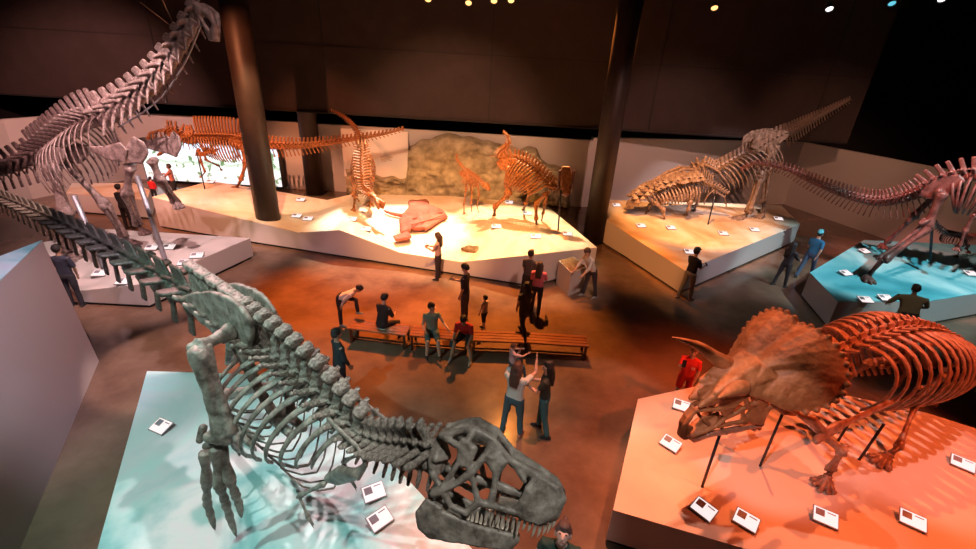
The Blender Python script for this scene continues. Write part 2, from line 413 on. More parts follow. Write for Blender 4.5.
class Sag:
    """sagittal plane of a body: origin o, unit vector left"""
    def __init__(s, o, left): s.o = V(o); s.l = V(left).normalized()
    def at(s, px, py, off=0.0):            # off>0: towards left side
        r = ray(px, py); c = V((0, 0, CAMH)); t = (s.o + s.l*off - c).dot(s.l)/r.dot(s.l); return c + r*t
    def mir(s, p): return p - s.l*(2*(p-s.o).dot(s.l))
def limb_bone(bm, a, b, r, head=1.7, seg=10):
    """long bone: narrow shaft, flared ends, two knuckles at the far end"""
    a, b = V(a), V(b); d = b-a; L = d.length; t, u, v = frame_for(d)
    ts = (0, .05, .16, .3, .5, .7, .84, .94, 1); rs = (.75*head, 1.0*head, 1.2, .95, .85, .95, 1.25, 1.05*head, .7*head)
    tube(bm, [a+d*x for x in ts], [r*x for x in rs], seg, flat=.82)
    for s in (-1, 1): hull(bm, [(b + v*s*r*.75, r*.8), (b + v*s*r*.75 - t*r*.8, r*.6)])
    hull(bm, [(a + v*r*.7, r*.9), (a, r*.7)])
def vertebra_mesh(name, m, rc=.42, sph=1.6, spl=.55, spt=.12, lean=.25, tp=.9, tpz=.25, knob=.0, voxel=.045, low=0.0, rough=.0, fork=0):
    """unit-length vertebra along +x (forward), z up"""
    bm = bmesh.new()
    tube(bm, [(-.46, 0, 0), (-.38, 0, 0), (0, 0, 0), (.38, 0, 0), (.46, 0, 0)], [rc*.92, rc, rc*.72, rc, rc*.92], 14)
    hull(bm, [((-.25, 0, rc), .17), ((.25, 0, rc), .17), ((0, 0, rc*1.5), .16)])
    if sph:
        z0 = rc*1.3; z1 = rc + sph
        if fork:
            for s in (-1, 1): hull(bm, [((-spl*.4, 0, z0), spt), ((spl*.4, 0, z0), spt), ((-lean-spl*.3, s*fork, z1), spt*.8), ((-lean+spl*.3, s*fork, z1), spt*.8)])
        else:
            hull(bm, [((-spl*.5, 0, z0), spt), ((spl*.5, 0, z0), spt), ((-lean-spl*.42, 0, z1), spt*.9), ((-lean+spl*.42, 0, z1), spt*.9)])
        if knob:
            hull(bm, [((-lean-spl*.4, knob*.7, z1), knob), ((-lean+spl*.4, knob*.7, z1), knob), ((-lean-spl*.4, -knob*.7, z1), knob), ((-lean+spl*.4, -knob*.7, z1), knob), ((-lean, 0, z1-knob*2.2), spt)])
    for s in (-1, 1):
        if tp: hull(bm, [((-.12, s*.15, rc*.9), .12), ((.15, s*.15, rc*.9), .12), ((-.22, s*(rc+tp), rc+tpz), .10), ((-.02, s*(rc+tp), rc+tpz), .10)])
        hull(bm, [((.1, s*.18, rc*1.4), .09), ((.62, s*.2, rc*1.75), .08)])
        hull(bm, [((-.1, s*.15, rc*1.5), .09), ((-.55, s*.17, rc*1.6), .08)])
        if low: hull(bm, [((.1, s*rc*.7, -rc*.3), .12), ((-.3, s*(rc+low*.5), -rc-low), .08)])
    me = remesh(bm, voxel, 2, rough, 3.0); me.name = name; me.materials.append(m); return me
def chevron_mesh(m, L=1.0):
    bm = bmesh.new()
    for s in (-1, 1): tube(bm, [(.1, s*.2, -.4), (0, s*.05, -.85)], [.08, .09], 6)
    hull(bm, [((0, 0, -.8), .09), ((-.1, 0, -1.0), .09), ((-.35, 0, -.9-L), .07), ((-.15, 0, -.9-L), .07)])
    me = bpy.data.meshes.new('chevron'); bmesh.ops.recalc_face_normals(bm, faces=bm.faces); bm.to_mesh(me); bm.free(); me.materials.append(m)
    for p in me.polygons: p.use_smooth = True
    return me
def put(name, me, mtx, parent):
    o = link_mesh(name, me, parent); o.matrix_basis = inv_world(parent) @ mtx; return o
def inv_world(p):
    m = Matrix.Identity(4)
    while p: m = p.matrix_basis @ m; p = p.parent
    return m.inverted()

def finw(name, bm, m, parent, smooth=True):
    """finish a mesh whose vertices are in world coordinates under parent"""
    bmesh.ops.transform(bm, matrix=inv_world(parent), verts=bm.verts); return fin(name, bm, m, parent, smooth)
def rmw(name, bm, m, voxel, parent, smooth=2, rough=0.0, rs=6.0):
    bmesh.ops.transform(bm, matrix=inv_world(parent), verts=bm.verts); return rmobj(name, bm, m, voxel, parent, smooth, rough, rs)
def spine_run(root, pts, n, mesh, up, size, chev=None, chevsize=None, zs=1.0):
    """row of n vertebrae along pts (tail->head direction = +x). size(t)->thickness scale, up(t)->vector"""
    P, L = arc(pts, n); out = []
    for i in range(n):
        a, b = P[i], P[i+1]; t = (i+.5)/n; s = size(t); me = mesh(t) if callable(mesh) else mesh
        z = zs(t) if callable(zs) else zs
        m = basis((a+b)/2, b-a, up(t) if callable(up) else up) @ Matrix.Diagonal(((b-a).length*1.02, s, s*z, 1))
        o = put('vertebra', me, m, root); out.append((o, (a+b)/2, (b-a).normalized(), s))
        if chev:
            cs = chevsize(t) if chevsize else 1
            if cs > 0: put('chevron', chev, m @ Matrix.Diagonal((1, 1, cs/(z), 1)), o)
    return out
def rib_pts(C0, h, l, u, side, w, depth, sweep, n=9, curl=.80, rise=.0):
    out = []
    for i in range(n):
        t = i/(n-1)
        lat = w*(math.sin(PI*(.06+curl*t))**.85); dn = depth*t**1.25 - rise*math.sin(PI*min(t*2, 1))*depth*.2
        out.append(C0 + l*(side*lat) - u*dn - h*(sweep*t))
    return out
def ribs(root, items, m, seg=6, flat=.5, sides=(1, -1), curl=.8):
    """items: (C, h, l, u, w, depth, sweep, r)"""
    for (C0, h, l, u, w_, dp, sw, r) in items:
        for sd in sides:
            bm = bmesh.new(); pts = rib_pts(C0, h, l, u, sd, w_, dp, sw, curl=curl)
            pts = [C0 + l*(sd*.03)] + pts
            tube(bm, pts, [r*1.3, r*1.5] + [r*(1.2-.055*k) for k in range(len(pts)-2)], seg, ref=h, flat=flat)
            finw('rib', bm, m, root)
def chain(bm, pts, rad, seg=8):
    for i in range(len(pts)-1):
        a, b = V(pts[i]), V(pts[i+1]); d = b-a
        tube(bm, [a, a+d*.15, a+d*.5, a+d*.85, b], [rad[i]*.9, rad[i]*1.1, rad[i]*.7, rad[i+1]*1.0, rad[i+1]*.9], seg)
def claw(bm, a, d, L, r, droop=V((0, 0, -1))):
    d = V(d).normalized(); tube(bm, [a, V(a)+d*L*.35+droop*L*.0, V(a)+d*L*.7+droop*L*.12, V(a)+d*L+droop*L*.34], [r, r*.95, r*.6, r*.1], 7)
def foot(root, ankle, toes, r, m, claws=True, name='foot', meta_r=None, voxel=None, z=None):
    """toes: list of joint lists (world); each starts at the metatarsal head"""
    f = bmesh.new(); mr = meta_r or r; r = r*1.35
    for tp in toes:
        tube(f, [ankle, ankle.lerp(tp[0], .5), tp[0]], [mr*1.1, mr*.8, mr*1.2], 8)
        for i in range(len(tp)-1):
            k = 1-.12*i
            if i == len(tp)-2 and claws:
                d = tp[i+1]-tp[i]; claw(f, tp[i], d, d.length, r*k*.9)
            else:
                a, b = tp[i], tp[i+1]; tube(f, [a, a.lerp(b, .2), a.lerp(b, .5), a.lerp(b, .85), b], [r*k, r*k*1.15, r*k*.75, r*k*1.05, r*k*.85], 8)
    return finw(name, f, m, root)
def fan(base, d, n, spread, length, segs, zfloor, drop=.0):
    """joint lists for n toes fanning out around direction d"""
    out = []
    for i in range(n):
        a = (i-(n-1)/2)*spread; q = Matrix.Rotation(a, 3, 'Z') @ V(d).normalized(); pts = []
        L = length*(1-.12*abs(i-(n-1)/2))
        for k in range(segs+1):
            t = k/segs; p = V(base) + q*(L*t); p.z = lerp(base.z, zfloor, min(1, t*1.8)); pts.append(p)
        out.append(pts)
    return out
def rod(name, a, b, r, m, parent):
    bm = bmesh.new(); tube(bm, [a, b], r, 10); return finw(name, bm, m, parent)
def world_root(loc, label, cat, group=None): return empty('dinosaur_skeleton', loc, label, cat, group)
def barrel_ribs(root, items, m, seg=6, flat=.5, sides=(1, -1), amax=2.55, lift=.0):
    for (C0, h, l, u, w_, dp, sw, r) in items:
        for sd in sides:
            bm = bmesh.new(); pts = []; n = 11
            for i in range(n):
                a = .12 + (amax-.12)*i/(n-1)
                pts.append(C0 + l*(sd*w_*math.sin(a)) + u*(dp/1.85*(math.cos(a)-1) + lift*math.sin(a)) - h*(sw*i/(n-1)))
            tube(bm, pts, [r*1.4, r*1.5, r*1.3] + [r*1.15]*(n-5) + [r*1.0, r*.8], seg, ref=h, flat=flat)
            finw('rib', bm, m, root)
# ================================================================ big meat eater in front
def build_trex():
    hip = pd(232, 322, 5.9); nb = pd(385, 438, 4.6)
    h = (nb-hip); h.z = 0; h.normalize(); Z = V((0, 0, 1)); left = Z.cross(h)
    S = Sag(hip, left); m = M['bone_trex']
    e = world_root((hip.x, hip.y, .75), 'huge grey-green meat-eater skeleton leaning over the teal platform in front, jaws open', 'dinosaur skeleton')
    # meshes
    cau = vertebra_mesh('vertebra', M['bone_trex_shaded'], .42, .8, .5, .10, .25, .45, .0, voxel=.05)
    dor = vertebra_mesh('vertebra', m, .42, 1.75, .45, .17, .08, .8, .5, knob=.24, voxel=.042, rough=.09)
    sac = vertebra_mesh('vertebra', m, .42, 1.7, .95, .10, .05, .5, .4, knob=.16, voxel=.05, rough=.05)
    cer = vertebra_mesh('vertebra', m, .46, 1.0, .26, .13, .3, .7, .1, knob=.12, voxel=.042, low=.28, rough=.06)
    chev = chevron_mesh(M['bone_trex_shaded'], 1.1)
    P = lambda *a: S.at(*a)
    # tail, hips, trunk, neck
    tail = [P(-70, 172), P(0, 199), P(60, 226), P(120, 257), P(170, 287), P(196, 303)]
    spine_run(e, tail, 44, cau, Z, lambda t: lerp(.13, .34, t), chev, lambda t: lerp(.7, 1.0, t), zs=lambda t: lerp(.8, 1.05, t))
    spine_run(e, [tail[-1], P(222, 322), P(252, 346)], 5, sac, Z, lambda t: .30)
    trunk = [P(252, 346), P(280, 364), P(312, 390), P(340, 419), P(361, 441)]
    hv = (trunk[-1]-trunk[0]).normalized()
    up2 = (Z - hv*hv.dot(Z)).normalized()
    T = spine_run(e, trunk, 12, dor, lambda t: up2, lambda t: lerp(.27, .23, t), zs=lambda t: lerp(1.1, .92, t))
    sk0 = pd(441, 461, 4.12)
    spine_run(e, [trunk[-1], P(380, 449), P(400, 454), pd(421, 457, 4.28), sk0], 9, cer, lambda t: Z, lambda t: lerp(.23, .27, t))
    # ribs
    items = []
    for k, (o, c, hh, s) in enumerate(T[1:]):
        t = k/10; u = up2; l = u.cross(hh).normalized()
        prof = math.sin(PI*(.28+.60*t))
        items.append((c + u*.10, hh, l, u, .62*prof+.05, 1.62*(.55+.45*prof), .50, .034))
    barrel_ribs(e, items, m, 8, .5, amax=2.35, lift=.05)
    # belly ribs
    for k in range(15):
        t = k/14; i = 1 + t*10; c = T[int(i)][1]
        base = c - up2*(1.22 + .18*math.sin(PI*t)) - hv*(.42)
        bm = bmesh.new(); w_ = .42
        for sd in (-1, 1):
            tube(bm, [base - up2*.08 + hv*.1, base + left*sd*w_*.4 - up2*.03 + hv*.02, base + left*sd*w_*.75 + up2*.1 - hv*.1, base + left*sd*w_ + up2*.32 - hv*.2], [.014, .013, .012, .007], 5)
        finw('belly_rib', bm, m, e)
    # hip bones, both sides
    outl = [(180, 297), (196, 292), (213, 291), (229, 297), (242, 307), (251, 320), (254, 334), (250, 348), (244, 356), (237, 347), (229, 343), (219, 336), (205, 324), (190, 311)]
    for sd in (-1, 1):
        pts = [S.at(x, y, -.15) for x, y in outl]
        if sd == 1: pts = [S.mir(p) for p in pts]
        bm = bmesh.new(); plate(bm, pts, .06)
        rmw('ilium', bm, m, .018, e, 3, .012, 5)
    for sd in (-1, 1):
        bm = bmesh.new(); H = S.at(240, 345, -.2)
        if sd == 1: H = S.mir(H)
        q = H - Z*.5 + h*.2; q2 = H - Z*1.15 + h*.38 - left*(sd*.12)
        tube(bm, [H, q, q2], [.10, .06, .07], 10); hull(bm, [(q2 - h*.2 , .07), (q2 + h*.25 - Z*.02, .06)])
        rmw('pubis', bm, m, .02, e)
        bm = bmesh.new(); tube(bm, [H - h*.15, H - Z*.4 - h*.4, H - Z*.75 - h*.85 - left*(sd*.15)], [.09, .045, .035], 9)
        finw('ischium', bm, m, e)
    # right leg (towards the viewer)
    R_ = S.at(232, 330, -.2)
    knee = pd(197, 349, 5.05); ank = pd(222, 434, 5.25)
    bm = bmesh.new(); limb_bone(bm, R_, knee, .085, 1.5); rmw('thigh_bone', bm, m, .02, e, 2, .01)
    bm = bmesh.new()
    tube(bm, [knee, knee.lerp(ank, .08), knee.lerp(ank, .25), knee.lerp(ank, .5), knee.lerp(ank, .75), knee.lerp(ank, .92), ank], [.15, .17, .13, .105, .105, .15, .16], 14, flat=.7)
    f2 = pd(231, 434, 5.2); f1 = pd(206, 345, 5.1)
    tube(bm, [f1, f1.lerp(f2, .5), f2], [.07, .04, .09], 9)
    hull(bm, [(pd(208, 437, 5.2), .07), (pd(226, 440, 5.2), .08)])
    rmw('shin_bone', bm, m, .018, e, 2, .012)
    bm = bmesh.new()
    hull(bm, [(pd(203, 428, 5.35), .055), (pd(200, 440, 5.35), .05)]); hull(bm, [(pd(206, 446, 5.3), .05), (pd(222, 440, 5.3), .055)])
    rmw('ankle_bone', bm, m, .018, e)
    def C5(x, y, D): return pd(80+x/3.25, 380+y/3.25, D)
    toes = [[C5(413, 330, 5.55), C5(412, 392, 5.65), C5(425, 440, 5.72), C5(440, 490, 5.78)],
            [C5(455, 345, 5.45), C5(472, 395, 5.55), C5(488, 450, 5.64), C5(510, 513, 5.72)],
            [C5(487, 325, 5.45), C5(505, 370, 5.55), C5(518, 405, 5.62), C5(526, 452, 5.7)]]
    st = [C5(405, 235, 5.4), C5(440, 222, 5.3), C5(458, 215, 5.35)]
    for a, tp in zip(st, toes):
        bm = bmesh.new(); tube(bm, [a, a.lerp(tp[0], .12), a.lerp(tp[0], .5), a.lerp(tp[0], .88), tp[0]], [.07, .075, .05, .075, .08], 10)
        for i in range(2):
            p, q = tp[i], tp[i+1]; tube(bm, [p.lerp(q, .04), p.lerp(q, .2), p.lerp(q, .5), p.lerp(q, .85), p.lerp(q, .96)], [.06-.008*i, .068-.008*i, .042, .058-.006*i, .05], 9)
        claw(bm, tp[2], tp[3]-tp[2], (tp[3]-tp[2]).length, .045, V((0, 0, 0)))
        rmw('toe', bm, m, .014, e, 1)
    # left leg (standing, behind)
    L_ = S.mir(R_); fl = pz(236, 432, .80); kn = L_ + h*.45 - Z*.85 + left*.12; an = V((fl.x, fl.y, 1.45)) - h*.25
    bm = bmesh.new(); limb_bone(bm, L_, kn, .095, 1.5); rmw('thigh_bone', bm, m, .022, e)
    bm = bmesh.new(); limb_bone(bm, kn, an, .08, 1.5); rmw('shin_bone', bm, m, .022, e)
    mh = V((fl.x, fl.y, .88))
    foot(e, an, fan(mh, h, 3, .42, .62, 3, .80), .05, m, meta_r=.05)
    # shoulder and little arms
    for sd in (-1, 1):
        bm = bmesh.new()
        pts = [P(358, 448, -.22), P(366, 464, -.26), P(358, 474, -.28), P(338, 480, -.24), P(328, 478, -.24), P(340, 470, -.28)]
        if sd == 1: pts = [S.mir(p) for p in pts]
        tube(bm, [pts[0]-hv*.5+left*(-sd)*.02-up2*.0, pts[0], pts[1], pts[2]], [.045, .04, .05, .08], 10, flat=.5); hull(bm, [(pts[2], .06), (pts[3], .06), (pts[4], .05), (pts[5], .05)])
        rmw('shoulder_blade', bm, m, .018, e)
        a0, a1, a2 = [P(*q) for q in ((324, 484, -.30), (299, 496, -.34), (308, 517, -.34))]
        if sd == 1: a0, a1, a2 = [S.mir(p) for p in (a0, a1, a2)]
        bm = bmesh.new(); limb_bone(bm, a0, a1, .03, 1.5, 8); rmw('upper_arm_bone', bm, m, .012, e)
        bm = bmesh.new(); limb_bone(bm, a1, a2, .021, 1.4, 8); dn = (a2-a1).normalized()
        claw(bm, a2, dn + h*.5, .13, .02); claw(bm, a2, dn + h*1.1 + left*.2, .11, .017)
        finw('forearm', bm, m, e)
    # mount bar through the spine
    rod('mount_bar', P(150, 281), P(215, 326) - Z*.0, .02, M['steel'], e)
    # ---------------- skull
    tip = pd(564, 498, 3.95); x = (tip-sk0).normalized(); v = (V((0, 0, CAMH))-(sk0+tip)/2).normalized()
    v = (v - x*v.dot(x)).normalized(); u0 = x.cross(-v) if False else v.cross(x)
    if (R.transposed() @ u0).y < 0: u0 = -u0
    al = math.radians(24); u = (u0*math.cos(al) + v*math.sin(al)).normalized(); sl = u.cross(x)
    K = Sag((sk0+tip)/2, sl)
    def q(xx, yy, off): return K.at(340+xx/3.25, 382.5+yy/3.25*(1.0 if yy > 380 else 1.0), -off)
    def both(bm, balls):
        b = [(q(a, c, o), r) for a, c, o, r in balls]; hull(bm, b); hull(bm, [(K.mir(p), r) for p, r in b])
    def run(bm, pts):
        for i in range(len(pts)-1): both(bm, [pts[i], pts[i+1]])
    bm = bmesh.new()
    run(bm, [(330, 172, .12, .035), (400, 155, .14, .03), (435, 152, .13, .035), (495, 186, .13, .035), (545, 245, .12, .035), (575, 272, .09, .04), (640, 303, .08, .042), (700, 345, .07, .042), (722, 378, .05, .045)])
    both(bm, [(545, 245, .12, .03), (640, 303, .08, .035), (575, 272, .0, .03), (640, 300, .0, .035), (700, 345, .0, .03)])
    both(bm, [(435, 152, .13, .03), (495, 186, .13, .03), (440, 165, .0, .03), (500, 200, .0, .03), (330, 172, .03, .03)])
    both(bm, [(722, 380, .05, .04), (700, 348, .07, .035), (690, 425, .09, .04), (665, 448, .10, .03), (700, 430, .04, .04)])
    both(bm, [(640, 310, .09, .035), (612, 345, .13, .03), (690, 425, .09, .04), (645, 452, .12, .03), (690, 350, .08, .03)])
    both(bm, [(612, 350, .13, .03), (600, 395, .14, .03), (645, 452, .12, .03), (590, 438, .14, .028), (575, 410, .145, .02)])
    run(bm, [(590, 430, .14, .036), (540, 412, .15, .036), (490, 398, .17, .036), (450, 390, .19, .036), (410, 425, .21, .03), (360, 400, .22, .03), (330, 350, .22, .035)])
    run(bm, [(575, 275, .10, .03), (600, 320, .13, .02)])
    run(bm, [(530, 262, .15, .036), (508, 300, .17, .034), (500, 350, .17, .03), (488, 398, .17, .036)])
    both(bm, [(530, 262, .15, .03), (495, 186, .13, .03), (470, 240, .17, .03), (505, 290, .17, .03)])
    run(bm, [(470, 240, .17, .035), (430, 290, .20, .035), (380, 325, .22, .035), (330, 350, .22, .04)])
    both(bm, [(400, 190, .19, .035), (435, 215, .19, .035), (415, 265, .20, .035), (385, 260, .19, .03)])
    run(bm, [(435, 155, .14, .035), (410, 195, .19, .035)]); run(bm, [(340, 180, .13, .03), (385, 205, .19, .035)])
    run(bm, [(415, 265, .20, .032), (435, 330, .20, .028), (450, 390, .19, .03)])
    run(bm, [(385, 260, .19, .03), (355, 310, .21, .03), (330, 350, .22, .04), (305, 360, .21, .045)])
    run(bm, [(330, 172, .06, .035), (300, 215, .06, .035), (300, 290, .06, .04), (330, 350, .15, .03)])
    both(bm, [(330, 172, .0, .03), (300, 215, .0, .03), (310, 250, .10, .03), (350, 240, .0, .04)])
    both(bm, [(420, 300, .0, .03), (520, 330, .0, .03), (600, 370, .0, .03), (350, 280, .0, .04)])
    both(bm, [(600, 400, .0, .025), (600, 410, .12, .02), (680, 420, .06, .02), (520, 400, .14, .02), (520, 380, .0, .02)])
    sk = rmw('skull', bm, m, .0105, e, 2, .007, 9)
    bm = bmesh.new()
    both(bm, [(255, 425, .19, .035), (262, 465, .19, .035), (295, 495, .18, .035), (330, 470, .18, .035), (285, 385, .19, .035), (325, 410, .19, .035)])
    both(bm, [(295, 495, .18, .035), (325, 420, .19, .03), (400, 455, .17, .03), (400, 512, .16, .035)])
    both(bm, [(400, 455, .17, .03), (400, 512, .16, .035), (470, 478, .13, .028), (480, 528, .13, .03)])
    both(bm, [(470, 478, .13, .028), (480, 528, .13, .03), (555, 498, .07, .03), (555, 535, .07, .03)])
    both(bm, [(555, 500, .07, .03), (555, 533, .06, .03), (575, 508, .02, .03)])
    rmw('lower_jaw', bm, m, .0105, e, 2, .007, 9)
    # teeth
    tb = bmesh.new(); tube(tb, [(0, 0, 0), (0, 0, -.4), (-.05, 0, -.75), (-.14, 0, -1)], [.26, .24, .15, .03], 8, ref=V((1, 0, 0)), flat=.7)
    tm = bpy.data.meshes.new('tooth'); tb.to_mesh(tm); tb.free(); tm.materials.append(M['tooth'])
    for p in tm.polygons: p.use_smooth = True
    def teeth(pts, n, L, up, seed):
        rnd = random.Random(seed)
        for side in (0, 1):
            A = [q(*p) for p in pts]
            if side: A = [K.mir(p) for p in A]
            B, _ = arc(A, n)
            for p in B:
                k = L*rnd.uniform(.65, 1.15)
                put('tooth', tm, basis(p, x, up) @ Matrix.Diagonal((.062, .05, k, 1)), e)
    teeth([(700, 440, .05), (660, 462, .10), (600, 452, .14), (540, 432, .15), (480, 415, .17)], 13, .125, u, 3)
    teeth([(572, 492, .03), (540, 478, .09), (470, 462, .13), (415, 446, .17)], 12, .085, -u, 5)
    return e
build_trex()
# ================================================================ three-horned skeleton
def build_tric():
    m = M['bone_red']; Z = V((0, 0, 1))
    S = Sag((5.93, 6.41, 2.7), (.38, -.92, 0)); h = V((-.92, -.38, 0)).normalized(); P = S.at
    e = world_root((6.8, 6.7, .75), 'red-brown three-horned skeleton with a big bony frill on the salmon platform', 'dinosaur skeleton')
    dor = vertebra_mesh('vertebra', m, .42, .75, .55, .12, .35, .8, .6, knob=.0, voxel=.05, rough=.03)
    cau = vertebra_mesh('vertebra', m, .42, .9, .4, .10, .3, .7, .1, voxel=.055)
    chev = chevron_mesh(m, .9)
    sp = [P(826, 362), P(842, 352), P(870, 340), P(905, 331), P(935, 337), P(955, 354)]
    T = spine_run(e, sp, 20, dor, Z, lambda t: .20)
    T = T[::1]
    spine_run(e, [P(955, 354), P(972, 372), P(1000, 392), P(1040, 405), P(1090, 420)], 18, cau, Z, lambda t: lerp(.2, .08, t), chev, lambda t: .9)
    items = []
    for k in range(2, 20):
        o, c, hh, s = T[k]; t = (k-2)/17; pr = math.sin(PI*(.30+.52*t))
        items.append((c + Z*.07, h, S.l, Z, .86*pr, 1.72*pr, .30+.10*t, .052))
    barrel_ribs(e, items, m, 8, .42, lift=.34)
    # pelvis
    for sd in (1, -1):
        def Q(x, y, off): 
            p = P(x, y, off); return p if sd == 1 else S.mir(p)
        bm = bmesh.new(); tube(bm, [Q(925, 345, .25), Q(950, 340, .32), Q(964, 345, .36), Q(973, 362, .42), Q(976, 376, .46)], [.06, .09, .10, .08, .04], 10, flat=.4); rmw('ilium', bm, m, .022, e)
        H = Q(948, 372, .34)
        bm = bmesh.new(); tube(bm, [H, H+h*.5-Z*.25, H+h*.75-Z*.2], [.07, .04, .05], 8); tube(bm, [H, H-h*.4-Z*.5, H-h*.3-Z*.95], [.06, .035, .04], 8); finw('pubis', bm, m, e)
        ft = pz(887, 458, .82); ft = ft if sd == 1 else S.mir(ft) + V((.9, .1, 0)); ft.z = .82
        kn = H.lerp(ft, .42) + h*.38 + Z*.22; an = ft.copy(); an.z = 1.02; an += V((.16, .06, 0))
        bm = bmesh.new(); limb_bone(bm, H, kn, .075, 1.6); rmw('thigh_bone', bm, m, .022, e)
        bm = bmesh.new(); limb_bone(bm, kn, an, .055, 1.6); rmw('shin_bone', bm, m, .02, e)
        b = ft.copy(); b.z = .9
        foot(e, an, fan(b, h, 4, .42, .34, 3, .79), .05, m, claws=False, meta_r=.055)
        # front limb
        G = Q(824, 433, .70); B = Q(900, 398, .66)
        bm = bmesh.new(); tube(bm, [G, G.lerp(B, .12), G.lerp(B, .3), G.lerp(B, .6), G.lerp(B, .9), B], [.10, .14, .075, .085, .075, .05], 12, ref=Z, flat=.42)
        K_ = Q(812, 418, .62); hull(bm, [(G, .07), (K_, .06), (Q(800, 415, .5), .05)])
        rmw('shoulder_blade', bm, m, .018, e, 2, .008)
        ff = pz(826, 480, .82); ff = ff if sd == 1 else V((5.25, 6.75, .82))
        el = (Q(843, 452, .92) if sd == 1 else S.mir(P(843, 452, .92))); wr = V((ff.x+.05, ff.y+.05, 1.0))
        bm = bmesh.new(); limb_bone(bm, G - Z*.05, el, .065, 1.8); hull(bm, [(Q(816, 441, .76), .06), (G, .07)]); rmw('upper_arm_bone', bm, m, .018, e)
        bm = bmesh.new(); limb_bone(bm, el, wr+V((.04, 0, 0)), .035, 1.6); limb_bone(bm, el+V((.03, .05, .08)), wr+V((-.06, 0, 0)), .04, 1.6); rmw('forearm', bm, m, .018, e)
        b = V((ff.x, ff.y, .90))
        foot(e, wr, fan(b, V((-.75, -.66, 0)), 5, .42, .30, 3, .79), .042, m, claws=False, name='hand', meta_r=.045)
    # skull ------------------------------------------------
    co = pd(800, 385, 7.1); bk = pd(683, 437, 6.6); x = (bk-co).normalized(); K = Sag(co, Z.cross(x))
    bm = bmesh.new()
    q = lambda a, b, o=0.0: K.at(a, b, o)
    edge = [(803, 325, 0), (816, 329, .2), (829, 338, .38), (840, 350, .54), (847, 366, .68), (848, 380, .77), (842, 394, .80), (827, 406, .76), (806, 412, .66), (785, 410, .53), (765, 401, .36)]
    col = [(754, 360, 0), (756, 362, .05), (758, 364, .10), (761, 366, .15), (765, 368, .20), (776, 370, .25), (775, 376, .29), (772, 381, .31), (767, 385, .31), (760, 388, .29), (752, 390, .26)]
    n = len(edge)
    E_ = [q(*p) for p in edge]; N_ = [q(*p) for p in col]
    E2 = [K.mir(p) for p in E_]; N2 = [K.mir(p) for p in N_]
    up = (x.cross(K.l)).normalized(); 
    if up.z < 0: up = -up
    def sheet(E_, N_):
        rows = []
        for t in (0, .2, .4, .6, .8, .93, 1.0):
            rows.append([N_[i].lerp(E_[i], t) + (up*.75+x*.5).normalized()*(.10*math.sin(PI*t)*math.sin(PI*i/(n-1)) + (.05 if i == 0 else .015)*math.sin(PI*t)) for i in range(n)])
        th = (up*.5+x*.8).normalized()*.07
        A = [[bm.verts.new(p+th*.5) for p in r] for r in rows]; B = [[bm.verts.new(p-th*.5) for p in r] for r in rows]
        m_ = len(rows)
        for j in range(m_-1):
            for i in range(n-1):
                bm.faces.new((A[j][i], A[j][i+1], A[j+1][i+1], A[j+1][i])); bm.faces.new((B[j][i], B[j+1][i], B[j+1][i+1], B[j][i+1]))
        for i in range(n-1):
            bm.faces.new((A[0][i], B[0][i], B[0][i+1], A[0][i+1])); bm.faces.new((A[-1][i], A[-1][i+1], B[-1][i+1], B[-1][i]))
        for j in range(m_-1):
            bm.faces.new((A[j][0], A[j+1][0], B[j+1][0], B[j][0])); bm.faces.new((A[j][-1], B[j][-1], B[j+1][-1], A[j+1][-1]))
    sheet(E_, N_); sheet(E2, N2)
    for E3 in (E_, E2):
        R2, _ = arc(E3[:9], 13)
        for p in R2: hull(bm, [(p, .05), (p + (p-co).normalized()*.025, .035)])
    def both(balls):
        b = [(q(a, c, o), r) for a, c, o, r in balls]; hull(bm, b); hull(bm, [(K.mir(p), r) for p, r in b])
    def C2(a, b): return 670+a/6.1, 370+b/6.1
    # roof of the skull from brow to nose
    both([(754, 360, .0, .06), (758, 366, .14, .05), (752, 384, .24, .06), (742, 366, 0, .06), (738, 376, .12, .06)])
    both([(742, 366, 0, .06), (738, 378, .14, .07), (722, 380, 0, .06), (716, 392, .13, .05), (746, 388, .2, .05)])
    both([(722, 380, 0, .06), (718, 392, .13, .05), (706, 396, 0, .05), (700, 406, .09, .04), (728, 398, .15, .04)])
    hull(bm, [(q(712, 388), .06), (q(702, 396), .05), (q(699, 392), .03)])
    def run(pts, r):
        for i in range(len(pts)-1):
            a = C2(*pts[i][:2]); b = C2(*pts[i+1][:2]); both([(a[0], a[1], pts[i][2], r), (b[0], b[1], pts[i+1][2], r)])
    run([(160, 240, .04), (95, 330, .04), (68, 400, .02), (90, 415, .03), (180, 385, .08), (280, 345, .12), (340, 285, .13), (315, 240, .12), (240, 240, .09), (165, 245, .05)], .034)
    run([(125, 385, .02), (200, 345, .02), (280, 300, .03)], .05)
    both([(*C2(95, 340), .0, .03), (*C2(70, 400), .0, .03), (*C2(90, 395), .04, .03), (*C2(130, 350), .04, .03)])
    run([(200, 290, .06), (235, 330, .08)], .03)
    run([(315, 240, .12), (400, 210, .17), (460, 150, .2), (540, 140, .25), (540, 200, .25), (470, 215, .21), (455, 160, .2)], .038)
    run([(290, 345, .12), (380, 325, .16), (470, 310, .19), (560, 322, .25), (575, 280, .27), (545, 200, .26)], .034)
    run([(345, 290, .14), (400, 265, .16), (440, 235, .19), (480, 225, .2)], .034); run([(440, 240, .19), (450, 310, .18)], .03)
    run([(500, 225, .22), (530, 260, .24), (570, 290, .26)], .03)
    run([(545, 150, .26), (600, 150, .3), (650, 180, .33), (700, 210, .36), (770, 250, .42)], .06); run([(575, 270, .27), (600, 225, .3), (640, 215, .33), (690, 255, .33), (760, 265, .34)], .045)
    both([(745, 386, .22, .05), (752, 393, .27, .05), (765, 398, .34, .05), (775, 396, .36, .05), (768, 386, .31, .05)])
